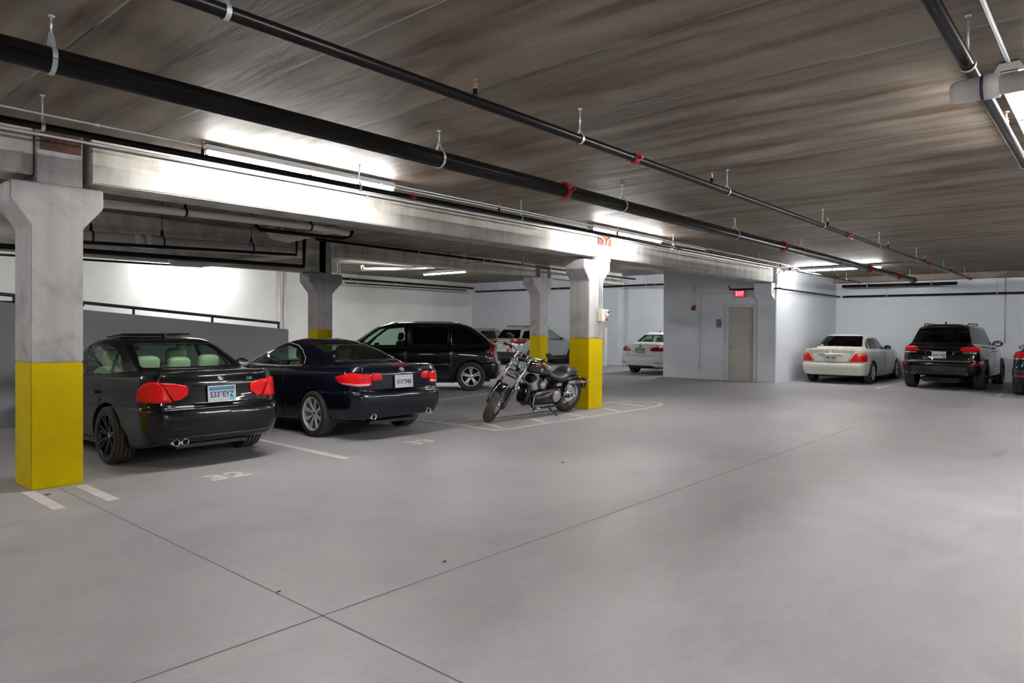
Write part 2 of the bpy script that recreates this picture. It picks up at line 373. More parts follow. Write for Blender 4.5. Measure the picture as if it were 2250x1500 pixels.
def column(x0, x1, y0, y1, zt, zy, top, label, wl=.17, wr=.17, ct=2.9, cs=2.72, cb=2.50, ux0=None, ux1=None, plate=True):
    r = empty('concrete_column', ((x0+x1)/2, (y0+y1)/2, 0), 0, label, 'column')
    cx, cy = (x0+x1)/2, (y0+y1)/2
    MB().box((x0-cx, y0-cy, 0), (x1-cx, y1-cy, zy)).build('painted_base', 'yellow', r, bevel=0.010)
    mb = MB().prism([(x0-cx, zy), (x1-cx, zy), (x1-cx, cb), (x1-cx+wr, cs), (x1-cx+wr, ct), (x0-cx-wl, ct), (x0-cx-wl, cs), (x0-cx, cb)], 1, y0-cy, y1-cy)
    mb.build('shaft', 'conc', r, bevel=0.010)
    ux0 = x0+.05 if ux0 is None else ux0; ux1 = x1-.02 if ux1 is None else ux1
    MB().box((ux0-cx, y0-cy+.02, ct), (ux1-cx, y1-cy, top)).build('upper_shaft', 'conc', r, bevel=0.006)
    if plate:
        MB().box((ux0-cx+.03, y0-cy-.005, top-.20), (ux1-cx-.02, y0-cy+.015, top-.01)).build('steel_plate', 'rust', r)
    return r
column(1.93, 2.37, 7.68, 8.20, 0, 1.20, ZC, 'nearest concrete column with a tall yellow base at the left', wl=.16, wr=.18, ux0=1.98, ux1=2.37)
column(11.07, 11.55, 7.72, 8.19, 0, 1.38, ZC, 'middle concrete column with yellow base beside the motorcycle', wl=.17, wr=.24, ux0=11.34, ux1=11.84)
column(10.29, 10.74, Y2a-.02, Y2b, 0, 1.50, ZC2, 'dark rear column whose yellow base shows above the navy car roof', wl=.25, wr=.30, ct=2.97, cs=2.75, cb=2.45, plate=False)
column(19.47, 19.95, Y2a-.02, Y2b, 0, 1.30, ZC2, 'rear concrete column with yellow base in front of the silver car', wl=.40, wr=.28, ct=3.40, cs=3.15, cb=2.80)
# ------------------------------------------------------------------ pipes under the ceiling
def hanger(p, r, axis, parent, zc=ZC, mat='galv', rr=.006):
    """rod and split strap round a pipe; axis 0: pipe along x, 1: along y"""
    mb = MB(); x, y, z = p; ap = z+r*2.1
    mb.tube([(x, y, zc), (x, y, ap)], rr, 8)
    mb.lathe([(0, 0), (.018, 0), (.018, -.008), (0, -.008)], (x, y, zc), (0, 0, 1), 10)
    pts = []
    for k in range(15):
        a = math.radians(-140+k*20)-math.pi/2+math.pi
        pts.append((math.sin(a)*(r+.004), -math.cos(a)*(r+.004)))
    ring = [(0, ap-z+.0)]+[(math.sin(math.radians(t))*(r+.005), math.cos(math.radians(t))*(r+.005)) for t in range(35, 330, 14)]+[(0, ap-z+.0)]
    wd = .014
    vs = []; fs = []
    for (u, v) in ring:
        for s_ in (-wd, wd):
            for q in (0, .004):
                L = math.hypot(u, v); uu, vv = u*(1+q/L), v*(1+q/L)
                vs.append((x+s_, y+uu, z+vv) if axis == 0 else (x+uu, y+s_, z+vv))
    for i in range(len(ring)-1):
        a = i*4; b = a+4
        fs += [(a, b, b+1, a+1), (a+2, a+3, b+3, b+2), (a, a+2, b+2, b), (a+1, b+1, b+3, a+3)]
    mb.add(vs, fs, 0, False)
    return mb.build('hanger', mat, parent)
def coupling(p, r, axis, parent, mat='redpaint'):
    mb = MB(); ax = (1, 0, 0) if axis == 0 else (0, 1, 0)
    mb.lathe([(r, -.035), (r*1.32, -.03), (r*1.38, -.01), (r*1.38, .01), (r*1.32, .03), (r, .035)], p, ax, 16)
    for s_ in (-1, 1):
        c = Vector(p)+Vector((0, s_*(r*1.65), 0) if axis == 0 else (s_*(r*1.65), 0, 0))
        mb.obox(c, (.045, .045, .03) if axis == 0 else (.045, .045, .03))
        mb.tube([c+Vector((-.035, 0, 0)) if axis == 0 else c+Vector((0, -.035, 0)), c+Vector((.035, 0, 0)) if axis == 0 else c+Vector((0, .035, 0))], .008, 6)
    return mb.build('coupling', mat, parent, bevel=.003)
def sprinkler(p, r, parent, up=1):
    mb = MB(); x, y, z = p
    mb.tube([(x, y, z), (x, y, z+up*(r+.05))], .017, 10, 0)
    mb.tube([(x, y, z+up*(r+.05)), (x, y, z+up*(r+.075))], .012, 8, 1)
    for s_ in (-1, 1): mb.tube([(x+s_*.008, y, z+up*(r+.07)), (x+s_*.016, y, z+up*(r+.09)), (x, y, z+up*(r+.115))], .004, 6, 1)
    mb.lathe([(0, r+.112), (.02, r+.115), (.02, r+.119), (0, r+.119)] if up > 0 else [(0, -r-.112), (.02, -r-.115), (.02, -r-.119), (0, -r-.119)], (x, y, z), (0, 0, 1), 12, 1)
    return mb.build('sprinkler_head', ['blackpipe', 'brass'], parent)
def pipe(name, label, pts, r, mat='blackpipe', hang=(), coup=(), spr=(), axis=0, zc=ZC, cat='pipe', n=20, hmat='galv'):
    P = [Vector(p) for p in pts]; e = empty(name, P[0], 0, label, cat)
    o = MB().tube([p-P[0] for p in P], r, n).build('pipe_run', mat, e)
    def at(q):
        a = axis
        for i in range(len(P)-1):
            lo, hi = sorted((P[i][a], P[i+1][a]))
            if lo-1e-6 <= q <= hi+1e-6 and hi-lo > 1e-6:
                t = (q-P[i][a])/(P[i+1][a]-P[i][a]); return P[i].lerp(P[i+1], t)-P[0]
        return P[0]-P[0]
    for q in hang: h = hanger(at(q), r, axis, e, zc-P[0].z, hmat)
    for q in coup: coupling(at(q), r, axis, e)
    for q in spr: sprinkler(at(q), r, e)
    return e
LX = [1.33-3.17, 1.33, 4.5, 7.7, 11.2, 14.4, 17.6, 20.8, 24.0]
big = pipe('sprinkler_main_pipe', 'thick black main pipe crossing the whole ceiling above the aisle', [(-8.9, 4.87, 3.15), (24.4, 4.87, 3.15)], .077, hang=LX, coup=(6.47, 13.39, 19.4, 22.5), n=28)
MB().lathe([(0, .26), (.06, .26), (.085, .22), (.085, 0), (.10, -.03), (.10, -.06), (.077, -.06)], (24.4+8.9, 0, 0), (1, 0, 0), 20).build('end_cap', 'redpaint', big)
pipe('sprinkler_branch_pipe', 'slim black sprinkler pipe with brass heads right of the thick main pipe', [(-8.9, 3.47, 3.165), (25.2, 3.47, 3.165)], .036,
     hang=[q for q in (-1.5, 1.72, 4.82, 7.75, 11.2, 14.5, 17.7, 20.9, 24.1)], coup=(5.71, 12.49, 19.1, 25.1), spr=(0.4, 3.55, 7.35, 11.45, 15.2, 18.6, 22.0), n=16)
pipe('sprinkler_branch_pipe', 'slim black sprinkler pipe running beside the strip lights and long beam', [(-8.9, 6.60, 3.165), (25.2, 6.60, 3.165)], .030,
     hang=(-1.5, 1.74, 4.86, 7.72, 12.3, 16.6, 20.5, 23.7), coup=(5.65, 12.50, 18.6), spr=(-.5, 3.05, 7.25, 10.3, 14.0, 18.0, 22.8), n=16)
rp = pipe('sprinkler_branch_pipe', 'steel sprinkler pipe with red coupling behind the white drain pipe at upper right', [(-8.9, .70, 3.13), (25.2, .70, 3.13)], .036,
     hang=(1.6, 4.87, 8.1, 11.3, 14.5, 17.7, 20.9), coup=(5.5, 12.3), spr=(2.5, 6.7, 10.4, 14.1), n=16)
def conduit(label, pts, r=.011, mat='galv', name='conduit', clips=(), n=8, rods=()):
    P = [Vector(p) for p in pts]; e = empty(name, P[0], 0, label, 'conduit' if name == 'conduit' else 'pipe')
    for (k, zc) in rods: MB().tube([P[k]-P[0], Vector((P[k].x, P[k].y, zc))-P[0]], .006, 6).build('hanging_rod', 'galv', e)
    MB().tube([p-P[0] for p in P], r, n).build('conduit_tube', mat, e)
    for c in clips: MB().lathe([(r, -.02), (r*1.6, -.02), (r*1.6, .02), (r, .02)], Vector(c)-P[0], (1, 0, 0), 10).build('connector', mat, e)
    return e
conduit('thin silver conduit hung just above the slim pipe beside the strip lights', [(-8.9, 6.72, 3.30), (19.0, 6.72, 3.30), (20.9, 7.1, 3.34)], .011, clips=[(x, 6.72, 3.30) for x in (-1.2, 2.18, 5.3, 8.0, 11.2, 14.2, 17.0)])
conduit('second silver conduit against the planks above the strip lights', [(3.2, 7.22, 3.395), (15.0, 7.22, 3.395)], .009)
conduit('silver conduit fixed along the top edge of the long beam face', [(-8.9, 7.65, 3.33), (11.0, 7.65, 3.36), (11.42, 7.69, 3.36), (11.52, 7.69, 3.30), (11.52, 7.69, 3.1)], .017, clips=[(5.8, 7.70, 3.345)])
conduit('silver conduit along the top of the beam with white lime drips', [(11.62, 7.70, 3.1), (11.66, 7.70, 3.32), (11.78, 7.70, 3.38), (20.2, 7.70, 3.36)], .014)
# two conduits dropping to the box on the middle column
conduit('left of two thin conduits dropping down the middle column', [(11.52, 7.69, 3.10), (11.42, 7.69, 2.86), (11.40, 7.70, 2.5), (11.40, 7.70, 1.95)], .010)
conduit('right of two thin conduits dropping down the middle column', [(11.62, 7.69, 3.10), (11.50, 7.69, 2.86), (11.46, 7.70, 2.5), (11.47, 7.70, 1.95)], .010)
e = empty('outlet_box', (11.45, 7.66, 1.83), 0, 'cream electrical box at the foot of conduits on the middle column', 'electrical box')
MB().box((-.10, -.045, -.12), (.06, .055, .12)).build('box_body', 'cream', e, bevel=.008)
MB().box((.02, -.085, -.02), (.10, -.045, .11)).build('timer_switch', 'white', e, bevel=.01)
MB().lathe([(0, 0), (.02, 0), (.02, .01), (0, .01)], (.06, -.095, .06), (0, 1, 0), 12).build('dial', 'blackpipe', e)
MB().box((.03, -.06, -.11), (.09, -.044, -.07)).build('warning_sticker', 'redpaint', e)
pipe('conduit', 'thin light conduit beside the slim steel pipe at the upper right corner', [(-8.9, .60, 3.395), (5.80, .60, 3.395)], .013, 'galv', cat='conduit', n=10)
# white pvc drain pipe at the upper right
e = empty('drain_pipe', (4.86, .78, 2.97), 0, 'white plastic drain pipe with purple ring, crossing the upper right corner', 'pipe')
MB().tube([(0, -.22, 0), (0, -7.5, 0)], .057, 24).build('pipe_run', 'pvc', e)
MB().lathe([(0, -.0), (.05, -.0), (.066, -.03), (.067, -.15), (.070, -.15), (.070, -.24), (.057, -.24)], (0, 0, 0), (0, 1, 0), 24).build('elbow_fitting', 'pvc', e)
MB().lathe([(.0705, -.15), (.0715, -.152), (.0715, -.165), (.0705, -.167)], (0, 0, 0), (0, 1, 0), 24).build('primer_ring', 'purple', e)
MB().lathe([(.058, -.62), (.069, -.62), (.069, -.74), (.058, -.74)], (0, 0, 0), (0, 1, 0), 24).build('pipe_socket', 'pvc', e)
# pipes along the back wall
pipe('sprinkler_branch_pipe', 'black pipe running along the back wall above the cars at the right', [(XB-.12, 7.40, 2.76), (XB-.12, YR+.3, 2.74)], .034, axis=1, hang=(6.0, 2.9, -.5), n=14)
conduit('thin black pipe along the bright side wall of the stair block', [(20.45, 9.05, 2.9), (20.45, 9.05, 2.80), (20.50, 7.95, 2.79), (20.52, 7.55, 2.79), (21.0, 7.56, 2.78), (25.9, 7.56, 2.77), (26.10, 7.48, 2.76)], .026, 'blackpipe')
pipe('sprinkler_branch_pipe', 'short black pipe under the planks in front of the ledge, far right', [(XB-.55, 7.3, 3.10), (XB-.55, 3.9, 3.08)], .05, axis=1, n=14, hang=(6.5, 4.6))
pipe('sprinkler_branch_pipe', 'black pipe along the rear wall left of the stair block', [(XB-.62, 25.0, 3.45), (XB-.62, 11.5, 3.42)], .04, axis=1, hang=(23.5, 19.6, 18.9, 15.0, 14.6), zc=ZC2, n=14)
pipe('sprinkler_branch_pipe', 'black pipe along the long left wall, ending in the far corner', [(17.6, 25.05, 3.66), (25.55, 25.05, 3.62)], .045, hang=(18, 20.5, 23), zc=ZC2, n=14)
pipe('sprinkler_branch_pipe', 'lower black pipe parallel to the long left wall pipe', [(17.4, 24.6, 3.45), (24.6, 24.6, 3.45)], .03, zc=ZC2, n=12, hang=(18, 20, 22))
pipe('sprinkler_branch_pipe', 'black pipe crossing high in front of the rear beams', [(9.7, 14.9, 3.72), (24.6, 14.9, 3.60)], .035, hang=(13, 16, 19, 22), zc=ZC2, spr=(14.2, 17.5), n=12)
def gp(x, y, Y): return tuple(GY(x, y, Y))
# big white pipes in the bay behind the first beam
e = pipe('drain_pipe', 'long thick white pipe hung behind the long beam, over the first car', [gp(-60, 503, 13.6), gp(182, 520, 13.6), gp(668, 556, 13.6)], .115, 'pvc', hang=[GY(x, 520, 13.6)[0] for x in (60, 200, 356, 552)], zc=ZC2, n=20, hmat='blackpipe')
for (x, y) in ((305, 529), (330, 531), (600, 551)):
    MB().lathe([(.116, -.10), (.13, -.10), (.13, .10), (.116, .10)], Vector(gp(x, y, 13.6))-Vector(gp(-60, 503, 13.6)), (1, 0, -.0), 20).build('pipe_socket', 'pvc', e)
pipe('drain_pipe', 'white pipe tucked under the soffit of the long beam, near side', [gp(225, 447, 9.2), gp(400, 466, 9.2), gp(690, 499, 9.2), gp(765, 512, 9.2)], .05, 'pvc', hang=[GY(x, 460, 9.2)[0] for x in (407, 682)], zc=ZC2, n=14, hmat='blackpipe')
pipe('drain_pipe', 'white elbowed pipe bundle behind the beam, left of the dark column', [gp(592, 497, 11.6), gp(600, 515, 11.6), gp(632, 523, 11.9), gp(700, 508, 12.2), gp(735, 503, 12.4)], .09, 'pvc', n=16, hang=[gp(620, 520, 11.8)[0], gp(700, 508, 12.2)[0]], zc=ZC2)
pipe('drain_pipe', 'white pipe with elbow slanting below the ramp beam', [gp(372, 560, 14.6), gp(380, 577, 14.6), gp(440, 580, 14.8), gp(530, 572, 15.2), gp(668, 557, 15.5)], .075, 'pvc', n=16, hang=[gp(440, 580, 14.8)[0], gp(530, 572, 15.2)[0]], zc=ZC2)
conduit('black pipe bracket dropping in a square U left of the dark column', [gp(560, 494, 11.2), gp(572, 504, 11.2), gp(752, 524, 11.2), gp(768, 520, 11.2), gp(775, 508, 11.2)], .035, 'blackpipe', 'sprinkler_branch_pipe', rods=((2, ZC2), (1, ZC2)))
conduit('thin black pipe making a right-angled drop beside the thick white pipe', [gp(182, 532, 13.0), gp(651, 560, 13.0), gp(652, 522, 13.0)], .03, 'blackpipe', 'sprinkler_branch_pipe', rods=((0, ZC2), (2, ZC2)))
conduit('lower thin black pipe ending in a right-angled drop near the dark column', [gp(-40, 538, 13.2), gp(182, 551, 13.2), gp(420, 568, 13.2), gp(667, 586, 13.2), gp(669, 522, 13.2)], .045, 'blackpipe', 'sprinkler_branch_pipe', rods=((1, ZC2), (4, ZC2)))
conduit('thin black line along the top of the wall above the ramp', [gp(-40, 557, 15.6), gp(182, 570, 15.6), gp(375, 582, 15.6)], .022, 'blackpipe', 'sprinkler_branch_pipe', rods=((0, 2.98), (2, 2.98)))
conduit('white pipe running along rear beam to the right of the dark column', [gp(748, 574, 16.6), gp(778, 575, 16.6), gp(905, 583, 16.6)], .05, 'pvc', 'drain_pipe', n=12, rods=((0, ZC2), (2, ZC2)))
conduit('white pipe slanting behind the rear beam with an elbow', [gp(796, 583, 17.0), gp(797, 592, 17.0), gp(900, 590, 18.5), gp(935, 588, 19.0)], .05, 'pvc', 'drain_pipe', n=12, rods=((0, ZC2), (3, ZC2)))
conduit('thin light conduit bending up by the rear beam, left of the middle column', [gp(1020, 580, 13.0), gp(1060, 576, 13.0), gp(1066, 568, 13.0), gp(1066, 550, 13.0)], .02, 'galv', rods=((0, ZC2), (3, ZC2)))
conduit('thin silver conduit leading to the middle column behind the beam', [gp(1150, 577, 13.0), gp(1238, 588, 13.0)], .02, 'galv', rods=((0, ZC2),))
conduit('grey pipe curving down behind the dark rear column', [gp(744, 575, 16.3), gp(745, 595, 16.3), gp(738, 612, 16.3), gp(732, 622, 16.3)], .045, 'pvc', 'drain_pipe', rods=((0, ZC2),))
conduit('thin pale conduit dropping down the door wall to the red alarm', [(XD-.015, 10.27, 2.98), (XD-.015, 10.27, 2.36)], .014, 'frame')
conduit('thin pale conduit from exit sign, bending down to a low outlet', [(XD-.012, 8.95, 2.69), (XD-.012, 9.95, 2.68), (XD-.012, 10.05, 2.6), (XD-.012, 10.08, .42)], .009, 'frame')
for x, l in ((GY(612, 600, YL)[0], 'left of two white vertical pipes on the long rear left wall'), (GY(625, 600, YL)[0], 'right of two white vertical pipes on the long rear left wall')):
    conduit(l, [(x, YL-.07, 0.0), (x, YL-.07, ZC2)], .055, 'pvc', 'wall_pipe', n=12)
conduit('thin conduit rising up the back wall at the far right', [(XB-.02, 2.70, 3.23), (XB-.02, 2.70, 1.2)], .010, 'galv')
conduit('curved conduit at the stair block corner rising over the beam end', [(20.45, 7.60, 2.9), (20.5, 7.62, 3.2), (20.55, 7.5, 3.33), (20.8, 7.2, 3.37)], .018, 'galv')

# ------------------------------------------------------------------ strip lights
def strip_light(c, axis, label, L=2.44, z=3.33, zc=ZC, tm='tube'):
    e = empty('strip_light', (c[0], c[1], z), math.pi/2 if axis == 1 else 0, label, 'light fixture', None)
    MB().prism([(-.085, .012), (.085, .012), (.085, .03), (.06, .078), (-.06, .078), (-.085, .03)], 0, -L/2, L/2).build('housing', 'housing', e, bevel=.004)
    for s_ in (-1, 1):
        for y in (-.028,):
            MB().tube([(s_*L/4-L/4+.035, y, -.012), (s_*L/4+L/4-.035, y, -.012)], .017, 12).build('lamp_tube', tm, e)
    for x in (-L/2+.012, -.012, .012, L/2-.012):
        MB().box((x-.012, -.05, -.035), (x+.012, .05, .022)).build('lamp_holder', 'housing', e)
    if zc-z > .09:
        for x in (-L*.35, L*.35): MB().tube([(x, 0, .07), (x, 0, zc-z)], .006, 6).build('hanging_rod', 'galv', e)
    return e
strip_light((4.50, 7.08), 0, 'lit strip light over the black sedan, nearest of those along the beam', z=3.335)
strip_light((11.4, 7.08), 0, 'lit strip light above the middle yellow column')
strip_light((21.2, 6.28), 1, 'lit strip light across the ceiling near the white sedan', L=2.6)
strip_light((7.08, .60), 0, 'lit strip light at the upper right, mostly cut off by the frame')
strip_light((19.0, 20.2), 1, 'lit strip light far back above the silver car', z=3.74, zc=ZC2, tm='tube2')
strip_light((11.2, 24.45), 0, 'strip light hidden behind the ramp beam, washing the left wall', z=3.80, zc=ZC2, tm='tube2')
for (x, y, a, z_, zc) in [(1.2, .2, 0, 3.335, ZC), (-5.0, .2, 0, 3.335, ZC), (11.5, -2.6, 0, 3.335, ZC), (17.5, -2.6, 0, 3.335, ZC), (-2.4, 7.08, 0, 3.335, ZC), (1.8, -4.6, 0, 3.335, ZC), (15.0, -4.6, 0, 3.335, ZC),  # unseen lights added to brighten the floor and rear walls
                          (14.4, -.6, 0, 3.335, ZC), (8.0, -.9, 0, 3.335, ZC), (21.2, -.45, 1, 3.335, ZC), (23.2, 11.9, 0, 3.74, ZC2), (5.0, 19.0, 0, 3.8, ZC2), (13.5, 17.3, 0, 3.8, ZC2), (-1.5, 12.0, 0, 3.8, ZC2)]:  # the crosswise one follows a glow at the right edge
    strip_light((x, y), a, 'unseen strip light added for fill', z=z_, zc=zc, tm='tube2' if zc == ZC2 else 'tube')['group'] = 'unseen strip lights added for fill'

# ------------------------------------------------------------------ fittings on the walls
e = empty('exit_sign', (XD-.06, 8.76, 2.665), 0, 'red illuminated EXIT sign above the beige door', 'sign')
MB().box((0, -.155, -.10), (.05, .155, .10)).build('sign_case', 'redbox', e, bevel=.005)
MB().box((-.006, -.145, -.09), (0, .145, .09)).build('sign_face', 'exitred', e)
RX = Matrix(((0, 0, -1, 0), (-1, 0, 0, 0), (0, 1, 0, 0), (0, 0, 0, 1)))      # text lying on a wall that faces -x
text_mesh('exit_letters', 'EXIT', .17, 'exitw', e, .003, M4=Matrix.Translation((-.010, 0, 0)) @ RX, sx=.72)
e = empty('fire_alarm', (XD-.03, 10.30, 2.265), 0, 'small dark red fire alarm box on the door wall', 'alarm')
MB().box((-.02, -.065, -.08), (.03, .065, .08)).build('alarm_body', 'redbox', e, bevel=.006)
MB().box((-.03, .0, .03), (-.02, .05, .065)).build('strobe_lens', 'white', e, bevel=.003)
e = empty('stair_sign', (XD-.008, 9.45, 1.765), 0, 'small slate grey stair sign beside the beige door', 'sign')
MB().box((0, -.082, -.125), (.008, .082, .125)).build('sign_plate', 'signgrey', e, bevel=.002)
mb = MB(); pts = []
for k in range(5):
    pts += [(.045-k*.022, -.015+k*.022), (.045-k*.022, .007+k*.022)]
mb.tube([(-.002, y, z) for y, z in [(.05, -.03)]+pts[1:]+[(-.055, .085)]], .006, 6)
mb.build('stair_symbol', 'white', e)
text_mesh('sign_text', 'STAIR', .022, 'white', e, .001, M4=Matrix.Translation((-.002, 0, -.085)) @ RX)
e = empty('wall_outlet', (XD-.03, 10.07, .39), 0, 'small pale outlet box low on the door wall', 'outlet')
MB().box((0, -.05, -.06), (.03, .05, .06)).build('outlet_body', 'frame', e, bevel=.004)
MB().box((-.008, -.04, -.05), (0, .04, -.042)).build('outlet_cover_edge', 'signgrey', e)
tag(MB().box((24.58, 16.30, .0), (24.72, 16.42, 1.62)).build('white_post', 'white', bevel=.01), 'tall narrow white board standing just right of the middle column', 'post')

# ------------------------------------------------------------------ paint on the floor
def quad_line(pts, wd, label, group=None, pw=None):
    """painted line on the floor through floor points, width wd"""
    P = [Vector((p[0], p[1], 0)) for p in pts]; vs = []
    for i, p in enumerate(P):
        t = (P[min(i+1, len(P)-1)]-P[max(i-1, 0)]).normalized(); n = Vector((-t.y, t.x, 0))*wd/2
        vs += [(p.x+n.x, p.y+n.y, .0035), (p.x-n.x, p.y-n.y, .0035)]
    fs = [(2*i, 2*i+1, 2*i+3, 2*i+2) for i in range(len(P)-1)]
    c = sum((Vector(v) for v in vs), Vector())/len(vs); vs = [Vector(v)-Vector((c.x, c.y, 0)) for v in vs]
    nv = len(vs); vs += [Vector((v.x, v.y, .0002)) for v in vs]
    fs2 = [tuple(i+nv for i in f[::-1]) for f in fs]
    ring = list(range(0, nv, 2))+list(range(nv-1, 0, -2))
    fs3 = [(ring[i], ring[(i+1) % nv], ring[(i+1) % nv]+nv, ring[i]+nv) for i in range(nv)]
    o = MB().add(vs, fs+fs2+fs3).build('parking_line', 'line'); o.location = (c.x, c.y, 0)
    return tag(o, label, 'floor marking', group)
def g(x, y): return tuple(GZ(x, y)[:2])
quad_line([(1.90, 7.66), (1.90, 6.74)], .105, 'thick white bay line end at the left foot of nearest column')
quad_line([(2.32, 7.6), (2.32, 6.74)], .105, 'thick white bay line end at the right foot of nearest column')
quad_line([(1.78, 12.2), (1.78, 8.3)], .10, 'white bay line seen left of the nearest yellow column')
quad_line([(1.30, 12.2), (1.30, 6.9)], .10, 'white bay line at the far left edge of the picture')
quad_line([(4.90, 12.6), (4.90, 6.86)], .105, 'white bay line between the black sedan and the navy car')
quad_line([(7.82, 12.5), (7.82, 7.12)], .105, 'white bay line beside the navy car, meeting the hatched island')
quad_line([(7.885, 7.12), (9.2, 7.09), (11.2, 7.03), (12.3, 7.03), (12.85, 7.14), (13.12, 7.32), (13.20, 7.56), (13.10, 7.85), (12.85, 8.10)], .085, 'curved white outline of the hatched island under the motorcycle')
quad_line([(7.885, 7.98), (9.4, 8.0), (11.05, 8.05)], .08, 'rear white outline of the hatched island behind the motorcycle')
for (a, b), l in zip([((8.30, 7.90), (8.05, 7.21)), ((9.35, 7.92), (9.08, 7.19)), ((10.35, 7.94), (10.12, 7.15)), ((11.45, 7.62), (11.28, 7.14)), ((12.52, 8.02), (12.28, 7.15))],
                     ['island hatch stripe under the front tyre', 'island hatch stripe under the motorcycle engine', 'faint island hatch stripe near the rear tyre', 'island hatch stripe right below the middle column foot', 'island hatch stripe right of the middle column']):
    quad_line([a, b], .12, l)
quad_line([(12.70, 8.13), (12.3, 8.18), (11.7, 8.22)], .08, 'back edge of the white island outline right of the middle column')
quad_line([g(960, 880), g(1085, 862)], .09, 'faint white line on the floor between van and motorcycle')
quad_line([(20.70, 4.98), (24.5, 4.98)], .09, 'white bay line between the white sedan and the black SUV')
quad_line([(20.20, 2.23), (24.5, 2.23)], .10, 'white bay line between black SUV and blue car')
quad_line([(20.0, 13.9), (24.5, 13.9)], .09, 'white bay line left of the white sedan behind the stair block')
quad_line([(20.6, 19.9), (25.0, 19.9)], .09, 'white bay line left of the silver car')
def stencil(txt, c, size, label):
    o = text_mesh('bay_number', txt, size, 'line', None, .0016, M4=Matrix.Translation((0, 0, .0026)), sx=1.15, bold=.014)
    # stencil bridges: cut thin gaps
    bm = bmesh.new(); bm.from_mesh(o.data)
    bmesh.ops.bisect_plane(bm, geom=bm.verts[:]+bm.edges[:]+bm.faces[:], plane_co=(0, .03*size, 0), plane_no=(0, 1, 0))
    xs = [v.co.x for v in bm.verts]; x0, x1 = min(xs), max(xs); wd = x1-x0
    for q in (.18, .27, .73, .82):
        bmesh.ops.bisect_plane(bm, geom=bm.verts[:]+bm.edges[:]+bm.faces[:], plane_co=(x0+wd*q, 0, 0), plane_no=(1, 0, 0))
    bm.to_mesh(o.data); bm.free()
    o.location = (c[0], c[1], 0); return tag(o, label, 'floor marking')
stencil('32', g(499, 1046), .38, 'white stencilled 32 on the floor behind the black sedan')
stencil('33', g(925, 971), .38, 'white stencilled 33 on the floor behind the navy car')
# saw-cut joints in the slab
def cut(pts, label):
    o = MB()
    P = [Vector((p[0], p[1], 0)) for p in pts]
    t = (P[1]-P[0]).normalized(); n = Vector((-t.y, t.x, 0))*.004
    o.add([(P[0]+n).to_tuple()[:2]+(.0012,), (P[0]-n).to_tuple()[:2]+(.0012,), (P[1]-n).to_tuple()[:2]+(.0012,), (P[1]+n).to_tuple()[:2]+(.0012,)], [(0, 1, 2, 3)])
    ob = o.build('trim_5', plain('saw_cut', (0.11, 0.105, 0.105), .9)); ob['kind'] = 'structure'; return ob
cut([(2.14, 7.6), (2.14, -9.4)], ''); cut([(-8.9, 3.215), (12.0, 3.215)], '')
# small debris seen on the floor
for (x, y, s_, l) in [(103, 1087, .05, 'dark crumb of dirt near the nearest yellow column'), (610, 1282, .022, 'small pale chip on the floor near the joint crossing'), (612, 1300, .03, 'dark leaf scrap on the floor beside the joint'),
                      (1237, 1016, .05, 'dark twig on the open floor'), (976, 1234, .035, 'brown leaf scrap in the middle of the floor')]:
    c = GZ(x, y); mb = MB()
    mb.ball((0, 0, s_*.10), s_*.5, 0, 8, (1, .45, .18)); mb.ball((s_*.45, s_*.15, s_*.08), s_*.22, 0, 6, (1, .7, .3))
    o = mb.build('debris', plain('debris_'+l[:5], (.5, .5, .48) if 'pale' in l else (.05, .045, .04), .9)); o.location = (c[0], c[1], 0); tag(o, l, 'debris')
